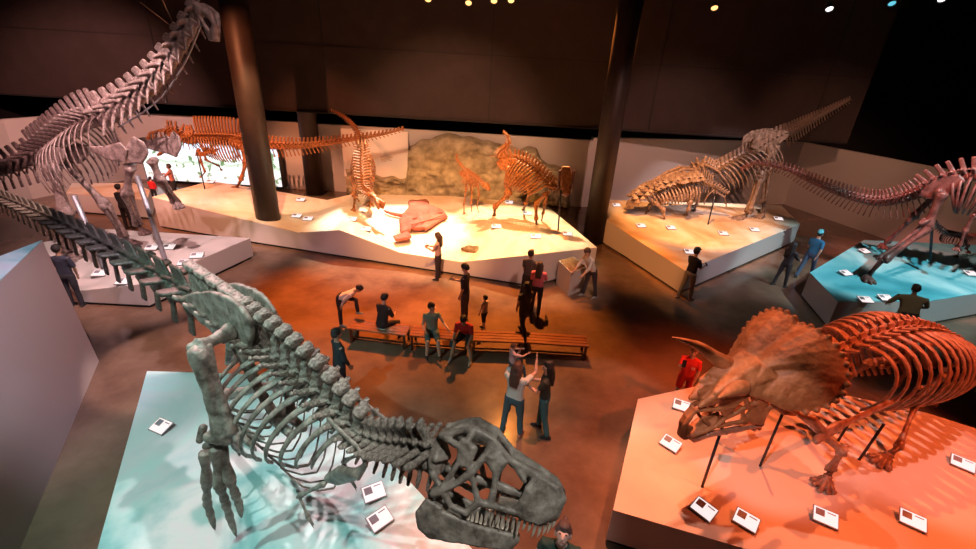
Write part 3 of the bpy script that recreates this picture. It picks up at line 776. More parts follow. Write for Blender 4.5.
    both([(*C2(318, 250), .12, .03), (*C2(400, 212), .16, .03), (*C2(350, 285), .13, .03), (*C2(300, 100), .1, .05)])
    both([(*C2(455, 305), .18, .03), (*C2(500, 230), .2, .03), (*C2(545, 205), .25, .03), (*C2(560, 315), .25, .03)])
    both([(*C2(310, 110), .1, .05), (*C2(460, 150), .2, .045), (*C2(400, 205), .16, .04), (*C2(330, 240), .12, .03)])
    both([(*C2(520, 140), .24, .04), (*C2(600, 150), .3, .04), (*C2(570, 225), .27, .035), (*C2(540, 200), .25, .03)])
    both([(754, 360, .0, .05), (765, 368, .20, .05), (775, 376, .29, .05), (752, 384, .24, .05), (744, 372, .05, .05)])
    both([(*C2(190, 300), .0, .02), (*C2(290, 260), .0, .02), (*C2(310, 320), .0, .03), (*C2(140, 375), .0, .02)])
    rmw('skull', bm, M['bone_frill'], .014, e, 2, .008, 8)
    for w0, a, b, c, d in ((1.15, q(745, 374, -.12), q(716, 358, -.16), q(697, 345, -.19), q(672, 337, -.24)), (.8, q(746, 385, .16), q(736, 388, .22), q(727, 393, .27), q(718, 398, .31))):
        bm = bmesh.new(); P_, _ = arc([a, a.lerp(b, .5), b, c, d], 14); tube(bm, P_, [w0*.15, w0*.145, .138*w0 + .0, .13, .122, .113, .104, .094, .084, .073, .062, .05, .038, .025, .010], 14); rmw('brow_horn', bm, M['bone_frill'], .014, e, 2, .004, 8)
    bm = bmesh.new()
    def both3(b): hull(bm, b); hull(bm, [(K.mir(p), r) for p, r in b])
    dz = Z*-.17
    both3([(q(*C2(120, 415), .02), .03), (q(*C2(260, 390), .10), .035), (q(*C2(150, 430), .02), .035)])
    both3([(q(*C2(250, 385), .10), .035), (q(*C2(260, 392), .10), .035), (q(*C2(430, 365), .14), .035), (q(*C2(430, 350), .14), .03)])
    both3([(q(*C2(430, 365), .14), .035), (q(*C2(430, 350), .14), .03), (q(*C2(560, 330), .2), .04)])
    rmw('lower_jaw', bm, m, .014, e, 2, .005)
    for a, b, f in (((724, 422), (702, 487), .0), ((785, 408), (760, 466), .0), ((852, 418), (838, 441), .2), ((884, 424), (859, 460), .2)):
        g = pz(b[0], b[1], .75); t = pd(a[0], a[1], (R.transposed() @ (g-V((0, 0, CAMH)))).z*-1 - .42*(b[1]-a[1])/30*.45)
        t = V((lerp(t.x, g.x, .0), t.y, t.z)); rod('support_post', g, t, .022, M['steel'], e)
    return e
build_tric()
# ================================================================ the other skeletons
def vset(m, tall=1.0):
    return dict(dor=vertebra_mesh('vertebra', m, .42, 1.2*tall, .5, .12, .3, .8, .35, voxel=.07),
                cau=vertebra_mesh('vertebra', m, .40, .95, .42, .10, .35, .7, .05, voxel=.075),
                cer=vertebra_mesh('vertebra', m, .44, .8, .45, .13, .2, .55, -.1, voxel=.07, low=.4), chev=chevron_mesh(m, .9))
def A(S, p): return p if isinstance(p, V) else S.at(*p)
def beast(label, S, m, vsx, root_xy, zdeck, tail=None, trunk=None, neck=None, rib=None, ilium=None, limbs=(), skull=None, jaw=None, posts=(), teeth=None, up=V((0, 0, 1)), blades=(), extra=(), KS=None):
    KS = KS or S
    e = world_root((root_xy[0], root_xy[1], zdeck), label, 'dinosaur skeleton')
    if tail: pts, n, s0, s1, zs = tail; spine_run(e, [A(S, p) for p in pts], n, vsx['cau'], up, lambda t: lerp(s0, s1, t), vsx['chev'], lambda t: lerp(.7, 1.0, t), zs=zs)
    if trunk:
        pts, n, s, zs = trunk; T = spine_run(e, [A(S, p) for p in pts], n, vsx['dor'], up, s if callable(s) else (lambda t: s), zs=zs)
        if rib:
            w_, dp, sw, r, skip, amax = rib; items = []
            for k in range(skip, n):
                o, c, hh, sc = T[k]; t = (k-skip)/max(1, n-1-skip); pr = math.sin(PI*(.30+.50*t)); u = (up - hh*up.dot(hh)).normalized()
                items.append((c + u*sc*.3, hh, u.cross(hh).normalized(), u, w_*pr, dp*(.45+.55*pr), sw, r))
            barrel_ribs(e, items, m, 6, .5, amax=amax)
    if neck: pts, n, s0, s1, zs = neck; spine_run(e, [A(S, p) for p in pts], n, vsx['cer'], up, lambda t: lerp(s0, s1, t), zs=zs)
    if ilium:
        pts, th, off = ilium
        for sd in (1, -1):
            P_ = [S.at(x, y, off*sd) for x, y in pts] if not isinstance(pts[0], V) else [p + S.l*off*sd for p in pts]
            if sd < 0 and not isinstance(pts[0], V): P_ = [S.mir(S.at(x, y, off)) for x, y in pts]
            bm = bmesh.new(); plate(bm, P_, th); rmw('ilium', bm, m, max(th*.4, .03), e, 2)
    for pts, th, mirror in blades:
        for k in range(2 if mirror else 1):
            P_ = [A(S, p) for p in pts]; P_ = [S.mir(p) for p in P_] if k else P_
            bm = bmesh.new(); plate(bm, P_, th); rmw('shoulder_blade', bm, m, max(th*.4, .03), e, 2)
    for L in limbs:
        kind, pts, r, fd, fl, nt = L; P_ = [A(S, p) for p in pts]
        names = ('thigh_bone', 'shin_bone') if kind == 'hind' else ('upper_arm_bone', 'forearm')
        bm = bmesh.new(); limb_bone(bm, P_[0], P_[1], r, 1.6); finw(names[0], bm, m, e)
        bm = bmesh.new(); d = (P_[2]-P_[1]); t_, u_, v_ = frame_for(d)
        limb_bone(bm, P_[1]-v_*r*.5, P_[2]-v_*r*.4, r*.7, 1.6); limb_bone(bm, P_[1]+v_*r*.8, P_[2]+v_*r*.6, r*.5, 1.5); finw(names[1], bm, m, e)
        b = P_[3]; zf = b.z
        base = P_[2].lerp(b, .8) if len(P_) == 4 else b; base = V((b.x, b.y, b.z + fl*.12))
        foot(e, P_[2], fan(base, V(fd), nt, .42, fl, 3, zf), r*.62, m, claws=True, name='foot' if kind == 'hind' else 'hand', meta_r=r*.55)
    if skull:
        bm = bmesh.new()
        for balls in skull:
            b = [(A(S, p[:-1] if not isinstance(p[0], V) else p[0]), p[-1]) for p in balls]; hull(bm, b); hull(bm, [(KS.mir(p), r) for p, r in b])
        rmw('skull', bm, m, .03, e, 1, .006, 8)
    if jaw:
        bm = bmesh.new()
        for balls in jaw:
            b = [(A(S, p[:-1] if not isinstance(p[0], V) else p[0]), p[-1]) for p in balls]; hull(bm, b); hull(bm, [(S.mir(p), r) for p, r in b])
        rmw('lower_jaw', bm, m, .03, e, 1)
    for a, b, r, pm in posts: rod('support_post', a, b, r, pm, e)
    for f in extra: f(e)
    return e
Z = V((0, 0, 1))
def onpost(g, px, py):      # point straight above ground point g seen at height py
    return pyy(px, py, g.y)
# ---- long-necked giant at the left
def sauropod():
    m = M['bone_violet']; vx = vset(m, 1.2); S = Sag((-12.95, 13, 3.52), (.23, .97, 0)); h = V((.97, -.23, 0))
    g1 = pz(165, 259, .76); g2 = pz(106, 272, .6)
    t1 = pyy(137, 176, g1.y+.5); 
    def neckrod(e):
        bm = bmesh.new(); P_, _ = arc([S.at(*p) for p in ((118, 127), (142, 113), (165, 93), (183, 66), (195, 40), (202, 22))], 20); tube(bm, P_, .022, 6); finw('neck_rod', bm, M['steel_pale'], e)
        for a in ((140, 2), (160, -6)):
            bm = bmesh.new(); tube(bm, [S.at(176, 30), S.at(*a) + V((0, 0, 0))], .008, 5); finw('hanging_cable', bm, M['steel'], e)
    beast('towering grey long-necked skeleton rearing its head beside the left column', S, m, vx, (-12.2, 12.9), .5,
          tail=([(-95, 205), (-50, 188), (0, 172), (20, 165), (40, 157)], 20, .22, .36, 1.25),
          trunk=([(40, 157), (57, 145), (80, 128), (92, 122), (104, 119)], 14, .36, 1.15), rib=(.66, 1.75, .35, .032, 2, 2.0),
          neck=([(104, 119), (124, 108), (147, 90), (166, 69), (180, 48), (190, 31), (198, 15), (204, 7)], 13, .50, .26, 1.05),
          ilium=([(40, 150), (52, 146), (64, 149), (66, 158), (58, 168), (46, 168), (39, 160)], .09, -.32),
          blades=(([(88, 146, -.62), (104, 146, -.66), (120, 142, -.68), (128, 150, -.66), (126, 163, -.66), (110, 160, -.68), (94, 153, -.62)], .06, True),
                  ([(124, 150, -.62), (133, 136, -.58), (144, 142, -.52), (149, 153, -.48), (143, 164, -.5), (130, 163, -.6)], .07, True)),
          limbs=[('hind', [(52, 165, -.45), (66, 216, -.5), (68, 250, -.45), pz(74, 258, .6)], .15, (.85, -.5, 0), .5, 4),
                 ('hind', [(62, 160, .4), (106, 206, .35), pyy(124, 236, pz(130, 243, .75).y), pz(131, 243, .77)], .12, (.8, -.6, 0), .48, 4),
                 ('fore', [(130, 166, -.5), (127, 194, -.45), pyy(138, 224, 13.2), pyy(143, 232, 13.0)], .11, (.7, -.5, -.2), .36, 4),
                 ('fore', [(152, 160, .0), (160, 180, .1), pyy(176, 202, 12.8), pyy(178, 206, 12.7)], .11, (.5, -.5, -.5), .36, 4)],
          skull=[[(203, 6, .10, .07), (210, 9, .12, .07), (206, 14, .12, .06)], [(210, 9, .12, .06), (217, 14, .10, .05), (219, 24, .07, .045)], [(206, 14, .12, .05), (211, 24, .1, .045), (214, 34, .06, .05)], [(219, 24, .07, .045), (218, 40, .04, .05), (214, 38, .04, .05)], [(210, 26, .09, .04), (213, 40, .04, .045)]],
          posts=[(g1, t1, .07, M['steel_pale']), (g2, pyy(74, 196, g2.y+.3), .07, M['steel_pale'])], extra=(neckrod,))
    return S
sauropod()
# ---- high-spined hunter at the back left
def highspine():
    m = M['bone_orange']; vx = vset(m, 2.0); S = Sag((-12.3, 20.1, 2.6), (0.02, -1, 0))
    def spines(e): pass
    beast('ochre high-spined hunter skeleton striding in front of the bright landscape screen', S, m, vx, (-12, 20), .9,
          tail=([(404, 129), (380, 135), (345, 141), (310, 146), (280, 147), (258, 145), (246, 142)], 40, .07, .30, 1.25),
          trunk=([(246, 142), (235, 140), (215, 139), (197, 139)], 17, .33, 1.0), rib=(.42, 1.15, .3, .028, 3, 2.3),
          neck=([(197, 139), (187, 140), (178, 135), (168, 134)], 9, .36, .34, 1.3),
          ilium=([(228, 138), (240, 133), (256, 136), (258, 143), (250, 146), (240, 150), (232, 146)], .08, .22),
          limbs=[('hind', [(242, 146, .3), (246, 163, .35), (241, 180, .4), pz(237, 189, .92)], .11, (-.95, -.3, 0), .55, 3),
                 ('hind', [(244, 146, -.3), (262, 158, -.3), (268, 172, -.35), pz(272, 187, .80)], .08, (-.95, -.3, 0), .5, 3),
                 ('fore', [(199, 149, .3), (201, 162, .35), (205, 172, .35), (202, 177, .35)], .05, (-.3, -.2, -.9), .3, 3),
                 ('fore', [(203, 148, -.3), (206, 160, -.35), (219, 166, -.35), (221, 170, -.35)], .05, (.3, -.2, -.9), .3, 3)],
          skull=[[(168, 132, .12, .06), (160, 130, .14, .05)], [(160, 130, .12, .05), (150, 133, .08, .05)], [(150, 133, .07, .05), (147, 139, .05, .06), (149, 142, .05, .04)], [(149, 141, .08, .05), (158, 143, .13, .04)], [(158, 143, .13, .04), (168, 142, .16, .05)], [(168, 132, .12, .05), (170, 142, .16, .05)], [(160, 130, .13, .04), (162, 143, .15, .04)], [(154, 132, .1, .04), (152, 142, .1, .05)]],
          jaw=[[(174, 142, .16, .07), (168, 147, .15, .10), (176, 146, .15, .08)], [(168, 147, .13, .09), (158, 155, .06, .06)]],
          blades=(([(214, 150, .3), (203, 152, .34), (196, 149, .34), (195, 156, .3), (205, 157, .3)], .05, True),),
          posts=[(pz(205, 190, 1.1), pz(205, 190, 1.1)+Z*1.6, .025, M['steel']), (pz(262, 192, .7), pz(262, 192, .7)+Z*1.7, .03, M['steel'])])
highspine()
# ---- hunter seen head-on
def headon():
    m = M['bone_orange']; vx = vset(m, .8); h = V((.28, -.96, 0)).normalized(); S = Sag(pyy(364, 170, 18.4), Z.cross(h)); Y_ = pyy
    hp = Y_(362, 147, 19.1)
    beast('orange-lit hunter skeleton bending its head down, seen head-on near the middle of the sand', S, m, vx, (-5.4, 18.3), .75,
          tail=([Y_(331, 110, 22.0), Y_(345, 118, 21.3), Y_(356, 130, 20.6), Y_(361, 141, 19.9), hp], 26, .05, .22, 1.0),
          trunk=([hp, Y_(362, 153, 18.7), Y_(362, 168, 18.1), Y_(363, 181, 17.6)], 13, .26, .8), rib=(.50, 1.15, .1, .028, 2, 2.6),
          neck=([Y_(363, 181, 17.6), Y_(364, 190, 17.3), Y_(368, 194, 17.1), Y_(371, 195, 17.0)], 8, .24, .22, .8),
          ilium=([hp+Z*.2+h*.4, hp+Z*.3-h*.1, hp+Z*.1-h*.5, hp-Z*.2-h*.2, hp-Z*.2+h*.3], .07, .14),
          limbs=[('hind', [Y_(357, 158, 18.9), Y_(353, 178, 18.3), Y_(355, 196, 18.5), pz(354, 211, .76)], .10, (-.1, -1, 0), .5, 3),
                 ('hind', [Y_(368, 158, 18.9), Y_(372, 180, 18.3), Y_(371, 192, 18.8), pz(370, 203, .74)], .075, (.3, -1, 0), .5, 3),
                 ('fore', [Y_(355, 186, 17.5), Y_(352, 194, 17.5), Y_(357, 199, 17.3), Y_(359, 201, 17.3)], .035, (0, -.4, -.9), .2, 2)],
          skull=[[(Y_(369, 194, 17.0), .10), (Y_(374, 197, 16.8), .10), (Y_(372, 201, 16.9), .09)], [(Y_(374, 197, 16.8), .08), (Y_(384, 203, 16.5), .07), (Y_(380, 206, 16.6), .06)], [(Y_(384, 203, 16.5), .06), (Y_(383, 208, 16.5), .05), (Y_(377, 205, 16.7), .05)]], KS=Sag(Y_(373, 198, 16.9), V((.75, .66, 0))))
headon()
# ---- small plant eater
def small():
    m = M['bone_orange']; vx = vset(m, .9); h = V((.8, -.6, 0)); S = Sag(pyy(472, 178, 18.3), Z.cross(h)); Y_ = pyy
    beast('small orange-lit skeleton with upright tail standing before the rock mural', S, m, vx, (-.9, 18.2), .8,
          tail=([(457, 154), (457, 160), (462, 167), (466, 172)], 14, .05, .13, .9), trunk=([(466, 172), (472, 176), (479, 181)], 11, .14, .9), rib=(.22, .62, .08, .018, 1, 2.3),
          neck=([(479, 181), (483, 184), (485, 184)], 5, .13, .12, .8), ilium=([(462, 171), (467, 169), (472, 173), (471, 177), (465, 176)], .05, .12),
          limbs=[('hind', [(467, 175, -.14), (466, 190, -.16), (464, 205, -.16), pz(464, 213, .82)], .04, (.2, -.9, 0), .25, 3), ('hind', [(467, 175, .14), (472, 191, .14), (471, 204, .14), pz(472, 214, .82)], .04, (.4, -.9, 0), .22, 3),
                 ('fore', [(478, 184, -.16), (479, 196, -.16), (477, 206, -.16), pz(479, 214, .82)], .03, (.4, -.9, 0), .16, 3)],
          skull=[[(484, 183, .06, .06), (488, 184, .06, .05), (486, 187, .06, .05)], [(488, 184, .05, .05), (490, 190, .03, .04), (487, 188, .05, .04)]])
small()
# ---- big plant eater with a vertical skull
def duckbill():
    m = M['bone_orange']; vx = vset(m, .9); h = V((.88, -.48, 0)).normalized(); S = Sag(pyy(525, 170, 17.6), Z.cross(h)); Y_ = pyy
    sk = Y_(566, 168, 16.9); lo = Y_(566, 193, 16.7); S2 = Sag((sk+lo)/2, V((1, .1, 0)))
    beast('large orange-lit plant eater skeleton with its dark-cheeked skull turned to the front', S, m, vx, (1.0, 17.3), .85,
          tail=([(503, 131), (508, 138), (508, 146), (502, 152), (499, 158), (505, 162)], 26, .05, .26, .9),
          trunk=([(505, 162), (515, 160), (528, 165), (540, 175), (550, 187)], 17, .27, 1.0), rib=(.55, 1.3, .25, .03, 2, 2.5),
          neck=([(550, 187), (555, 189), (560, 187), Y_(565, 180, 17.0)], 8, .24, .22, .9),
          ilium=([(496, 163), (502, 157), (514, 158), (520, 163), (512, 168), (502, 171)], .08, -.22),
          limbs=[('hind', [(509, 168, -.3), (508, 195, -.3), (495, 207, -.35), pz(494, 218, .84)], .12, (.2, -.95, 0), .5, 3),
                 ('hind', [(512, 166, .3), (531, 190, .3), (526, 204, .3), pz(523, 211, .84)], .09, (.2, -.95, 0), .45, 3),
                 ('fore', [(546, 194, -.3), (536, 204, -.35), (536, 220, -.35), pz(537, 228, .88)], .085, (.5, -.85, 0), .36, 3),
                 ('fore', [(548, 192, .2), (545, 204, .25), (543, 214, .25), pz(541, 224, .88)], .06, (.5, -.85, 0), .3, 3)],
          posts=[(pz(565, 215, 0.0), Y_(565, 190, pz(565, 215, 0).y), .03, M['steel'])] and [(pz(558, 232, .94), Y_(561, 190, pz(558, 232, .94).y), .03, M['steel'])])
    e = bpy.data.objects.new('skull', None); bpy.data.objects.remove(e)
    root = [o for o in bpy.data.objects if o.get('label', '').startswith('large orange-lit plant')][0]
    bm = bmesh.new(); d = (lo-sk).normalized()
    for a, b, w0, w1 in ((0, .35, .10, .17), (.35, .7, .17, .13), (.7, 1.0, .13, .10)):
        p, q_ = sk.lerp(lo, a), sk.lerp(lo, b); hull(bm, [(p+S2.l*w0, .08), (p-S2.l*w0, .08), (q_+S2.l*w1, .08), (q_-S2.l*w1, .08), (q_+V((0, .12, 0)), .08)])
    rmw('skull', bm, m, .03, root, 1)
    for s in (-1, 1):
        bm = bmesh.new(); p = sk.lerp(lo, .45); hull(bm, [(p+S2.l*s*.26+Z*.3, .05), (p+S2.l*s*.27-Z*.35, .05), (p+S2.l*s*.2+V((0, .2, 0)), .06)]); o = finw('cheek_bone', bm, M['bone_dark'], root)
    bm = bmesh.new(); hull(bm, [(lo+S2.l*.12, .07), (lo-S2.l*.12, .07), (lo+d*.08, .06)]); finw('beak', bm, M['bone_dark'], root)
duckbill()
# ---- second meat eater biting, right platform
def biter():
    m = M['bone_brown']; vx = vset(m, .9); S = Sag((11.6, 20.6, 4.3), (.26, -.965, 0)); Y_ = pyy
    g = pz(707.5, 226, .93)
    beast('brown meat-eater skeleton with hips raised high, jaws down on the armoured skeleton', S, m, vx, (11, 20), .92,
          tail=([(850, 100), (826, 113), (805, 124), (785, 135)], 24, .12, .36, 1.0), trunk=([(785, 135), (768, 142), (745, 156), (725, 167), (713, 174)], 18, .34, 1.0), rib=(.62, 1.55, .35, .035, 4, 2.4),
          neck=([(713, 174), (707, 170), (700, 167), (695, 171)], 8, .40, .36, 1.0),
          ilium=([(751, 147), (754, 138), (762, 133), (776, 130), (788, 131), (789, 136), (780, 143), (766, 152), (757, 152)], .09, .3),
          limbs=[('hind', [(772, 147, .4), (760, 178, .5), (748, 212, .5), pz(742, 219, .94)], .15, (-.92, -.35, 0), .75, 3),
                 ('hind', [(776, 146, -.3), (768, 172, -.3), (764, 203, -.3), pz(762, 217, .94)], .14, (-.9, -.4, 0), .6, 3),
                 ('fore', [(716, 191, .3), (724, 197, .3), (726, 204, .3), (726, 206, .3)], .035, (0, -.3, -.9), .2, 2), ('fore', [(714, 190, -.1), (708, 195, -.1), (704, 202, -.1), (704, 204, -.1)], .035, (0, -.3, -.9), .2, 2)],
          skull=[[(697, 170, .15, .08), (684, 169, .18, .08)], [(684, 169, .16, .08), (668, 175, .14, .07)], [(668, 175, .13, .07), (652, 184, .09, .07), (646, 191, .06, .06)], [(646, 191, .07, .06), (660, 187, .18, .07), (652, 184, .1, .06)],
                 [(660, 187, .18, .06), (676, 187, .24, .06)], [(676, 187, .24, .06), (694, 187, .28, .07)], [(697, 170, .15, .07), (694, 187, .28, .07)], [(684, 169, .18, .06), (680, 187, .24, .06)], [(672, 173, .15, .06), (668, 187, .22, .05)]],
          jaw=[[(694, 188, .28, .07), (690, 199, .26, .06), (676, 197, .22, .06), (680, 191, .24, .05)], [(676, 197, .22, .07), (660, 203, .14, .06), (662, 197, .16, .05)], [(660, 203, .12, .06), (652, 203, .06, .05)]],
          posts=[(g, Y_(715, 196, g.y), .03, M['steel'])])
biter()
# ---- armoured skeleton underneath
def armour():
    m = M['bone_brown']; vx = vset(m, .6); S = Sag(pyy(660, 200, 19.0), (.05, -1, 0)); Y_ = pyy
    def plates(e):
        rnd = random.Random(4)
        bm0 = bmesh.new(); hull(bm0, [((0, 0, .12), .03), ((.16, 0, 0), .03), ((-.16, 0, 0), .03), ((0, .12, 0), .03), ((0, -.12, 0), .03)])
        me = bpy.data.meshes.new('armour_plate'); bm0.to_mesh(me); bm0.free(); me.materials.append(m)
        L, _ = arc([S.at(*p) for p in ((634, 199), (645, 190), (660, 184), (680, 179), (698, 177))], 12)
        for row in (-.5, -.25, 0, .25, .5):
            for p in L: put('armour_plate', me, Matrix.Translation(p + S.l*row + Z*(.12-.5*row*row) + V((rnd.uniform(-.04, .04), 0, 0))) @ Matrix.Rotation(rnd.uniform(-.4, .4), 4, 'Z') @ Matrix.Scale(rnd.uniform(.8, 1.15), 4), e)
    beast('low armoured four-legged skeleton crouching under the biting jaws', S, m, vx, (8.2, 19), .92,
          tail=([(728, 194), (715, 187), (700, 183)], 10, .12, .24, .8), trunk=([(700, 183), (680, 184), (660, 189), (645, 195)], 16, .28, .8), rib=(.62, .85, .1, .04, 1, 2.3),
          neck=([(645, 195), (639, 199), (635, 200)], 4, .3, .26, .7),
          limbs=[('hind', [(692, 192, .4), (690, 203, .5), (688, 210, .5), pz(686, 216, .94)], .09, (-.9, -.5, 0), .3, 4), ('hind', [(694, 190, -.4), (698, 199, -.5), (696, 206, -.5), pz(694, 211, .94)], .09, (-.9, -.5, 0), .3, 4),
                 ('fore', [(655, 202, .4), (664, 210, .5), (664, 216, .5), pz(665, 221, .94)], .08, (-.6, -.8, 0), .28, 5), ('fore', [(652, 198, -.4), (650, 206, -.5), (647, 211, -.5), pz(645, 216, .94)], .08, (-.9, -.5, 0), .28, 5)],
          skull=[[(637, 199, .14, .07), (630, 203, .12, .06), (638, 205, .14, .06)], [(630, 203, .12, .06), (627, 208, .07, .05), (633, 208, .1, .05)]], extra=(plates,))
armour()
# ---- dark skeleton at the right edge
def rightone():
    m = M['bone_dark']; vx = vset(m, 1.0); h = V((.67, -.74, 0)).normalized(); hp = pyy(945, 184, 15.0); S = Sag(hp, Z.cross(h))
    P4 = pz(866, 279, .94)
    beast('dark reddish skeleton with a very long tail on the cyan platform', S, m, vx, (13.5, 14), .92,
          tail=([(741, 170), (756, 164), (785, 169), (815, 183), (850, 197), (880, 203), (908, 198), (928, 190)], 46, .09, .38, 1.05),
          trunk=([(928, 190), (945, 182), (970, 177), (1010, 180), (1060, 195)], 15, .34, 1.1), rib=(.55, 1.3, .2, .035, 3, 2.5),
          neck=([(1060, 195), (1090, 190), (1120, 175)], 7, .36, .34, 1.0),
          ilium=([(918, 196), (926, 184), (944, 175), (960, 174), (966, 181), (955, 190), (944, 202), (932, 200)], .09, -.28),
          limbs=[('hind', [(942, 192, -.35), (926, 228, -.4), pyy(882, 260, 13.6), P4], .14, (-.3, -.95, 0), .45, 3),
                 ('hind', [(938, 192, .3), (912, 218, .3), (886, 243, .3), (882, 246, .3)], .10, (-.5, -.8, -.2), .4, 3),
                 ('fore', [(974, 215, -.4), (965, 232, -.4), (960, 246, -.4), (957, 249, -.4)], .06, (-.6, -.5, -.5), .3, 3)],
          skull=[[(1118, 172, .15, .08), (1140, 175, .14, .08), (1165, 190, .06, .07)], [(1118, 172, .15, .08), (1130, 195, .16, .07), (1165, 192, .06, .06)]],
          posts=[(pz(930, 262, .93), pyy(934, 200, pz(930, 262, .93).y), .04, M['steel'])])
    # small companion skeleton low on the platform
    S2 = Sag(pz(950, 250, 1.4), Z.cross(V((-.9, -.4, 0)).normalized())); vx2 = vset(m, .6)
    beast('small dark skeleton low on the cyan platform behind the long-tailed one', S2, m, vx2, (15.3, 15.3), .92,
          tail=([(990, 232), (975, 236), (965, 238)], 10, .06, .15, .8), trunk=([(965, 238), (955, 236), (946, 234)], 9, .17, .8), rib=(.25, .45, .05, .02, 1, 2.3),
          neck=([(946, 234), (938, 228), (934, 222)], 6, .15, .12, .8),
          limbs=[('hind', [(962, 240, .14), (957, 246, .15), (960, 250, .15), pz(957, 256, .94)], .045, (-.8, -.5, 0), .22, 3), ('hind', [(964, 240, -.14), (968, 246, -.15), (966, 249, -.15), pz(969, 252, .94)], .045, (-.8, -.5, 0), .22, 3)],
          skull=[[(934, 222, .07, .06), (928, 220, .06, .05), (921, 224, .03, .04), (930, 226, .06, .04)]])
rightone()
# ================================================================ props
# glowing landscape screen
M['frame_dark'] = mat('screen_frame', (.02, .02, .02), .5)
def screen_mat():
    m = mat('landscape_screen', (.02, .02, .02), .4); nt = m.node_tree; b = nt.nodes['Principled BSDF']; L = nt.links.new
    tc = [n for n in nt.nodes if n.type == 'TEX_COORD'][0]; sx = nt.nodes.new('ShaderNodeSeparateXYZ'); L(tc.outputs['Object'], sx.inputs[0])
    r = nt.nodes.new('ShaderNodeValToRGB'); L(tc.outputs['Object'], sx.inputs[0])
    mr = nt.nodes.new('ShaderNodeMapRange'); mr.inputs['From Min'].default_value = -.65; mr.inputs['From Max'].default_value = .65
    n0 = nt.nodes.new('ShaderNodeTexNoise'); n0.inputs['Scale'].default_value = 1.6; n0.inputs['Detail'].default_value = 5; L(tc.outputs['Object'], n0.inputs['Vector'])
    ad = nt.nodes.new('ShaderNodeMath'); ad.operation = 'MULTIPLY_ADD'; ad.inputs[1].default_value = .6; L(n0.outputs['Fac'], ad.inputs[0]); 
    sb = nt.nodes.new('ShaderNodeMath'); sb.operation = 'SUBTRACT'; sb.inputs[1].default_value = .3; L(sx.outputs['Z'], sb.inputs[0]); L(sb.outputs[0], ad.inputs[2]); L(ad.outputs[0], mr.inputs['Value'])
    L(mr.outputs['Result'], r.inputs['Fac']); els = r.color_ramp.elements; els[0].position = 0; els[0].color = (.85, .72, .72, 1); els[1].position = 1; els[1].color = (.75, .85, 1, 1)
    for p, c in ((.35, (1, .97, .92)), (.52, (.45, .55, .42)), (.58, (.85, .9, .85)), (.8, (.95, .97, 1))): e = els.new(p); e.color = (*c, 1)
    n1 = nt.nodes.new('ShaderNodeTexNoise'); n1.inputs['Scale'].default_value = 2.6; n1.inputs['Detail'].default_value = 6; L(tc.outputs['Object'], n1.inputs['Vector'])
    r1 = nt.nodes.new('ShaderNodeValToRGB'); r1.color_ramp.elements[0].position = .56; r1.color_ramp.elements[1].position = .64; L(n1.outputs['Fac'], r1.inputs['Fac'])
    mx = nt.nodes.new('ShaderNodeMix'); mx.data_type = 'RGBA'; mx.inputs['B'].default_value = (.14, .24, .10, 1); L(r1.outputs['Color'], mx.inputs['Factor']); L(r.outputs['Color'], mx.inputs['A'])
    L(mx.outputs['Result'], b.inputs['Emission Color']); b.inputs['Emission Strength'].default_value = 1.5
    return m
M['screen'] = screen_mat()
yw = 23.25; a = pyy(148, 179, yw); b_ = pyy(281, 178, yw); c_ = pyy(277, 148, yw)
zc = (a.z*.5 + c_.z*.5); zc = max(zc, 1.2); hw = (b_.x-a.x)/2; hh_ = abs(c_.z-a.z)/2
sc = empty('landscape_screen', ((a.x+b_.x)/2, yw, zc), 'long glowing landscape screen on the wall behind the high-spined skeleton', 'screen')
bm = bmesh.new(); bx(bm, -hw, hw, -.02, .02, -hh_, hh_); fin('picture', bm, M['screen'], sc, False)
bm = bmesh.new(); bx(bm, -hw-.06, hw+.06, .0, .5, -hh_-.06, hh_+.06); fin('frame', bm, M['frame_dark'], sc, False)
# rock mural relief
M['rock'] = mat('olive_rock', (.22, .18, .11), .85, (.52, .44, .30), 1.6, 8, bump=.5, bscale=9)
def mural():
    y0 = 23.2; prof = [(344, 170), (352, 168), (375, 175), (400, 178), (407, 177), (409, 146), (425, 140), (447, 133), (462, 136), (480, 139), (505, 146), (520, 149), (530, 146), (536, 148), (541, 160), (556, 166), (566, 170), (570, 205)]
    P = [pyy(x, y, y0) for x, y in prof]
    def top(x):
        for i in range(len(P)-1):
            if P[i].x <= x <= P[i+1].x: return lerp(P[i].z, P[i+1].z, (x-P[i].x)/max(1e-6, P[i+1].x-P[i].x))
        return P[-1].z
    bm = bmesh.new(); nx, nz = 150, 44; x0, x1 = P[0].x, P[-1].x; G = []
    for i in range(nx+1):
        x = lerp(x0, x1, i/nx); tz = max(.1, top(x) + .12*noise.noise(V((x*2, 0, 5)))); col = []
        for j in range(nz+1):
            z = tz*j/nz; p = V((x, 0, z)); k = noise.fractal(V((x*.9, z*1.5, 3)), .9, 2.1, 6)*.34 + .10*noise.noise(V((x*4, z*6, 1)))
            e = min(1, j/3, (nz-j)/3, i/3, (nx-i)/3); col.append(bm.verts.new((x, y0 - max(.0, .32 + k)*max(e, 0) + .10, z)))
        G.append(col)
    for i in range(nx):
        for j in range(nz): bm.faces.new((G[i][j], G[i+1][j], G[i+1][j+1], G[i][j+1]))
    bk = [[bm.verts.new((G[i][j].co.x, y0+.14, G[i][j].co.z)) for j in (0, nz)] for i in range(nx+1)]
    for i in range(nx):
        bm.faces.new((bk[i][0], bk[i][1], bk[i+1][1], bk[i+1][0])); bm.faces.new((G[i][nz], G[i+1][nz], bk[i+1][1], bk[i][1])); bm.faces.new((G[i][0], bk[i][0], bk[i+1][0], G[i+1][0]))
    o = fin('rock_relief', bm, M['rock']); tag(o, 'olive rough rock relief along the back wall behind the orange-lit skeletons', 'rock relief')
mural()
M['panel_white'] = mat('bright_panel', (.8, .74, .7), .6)
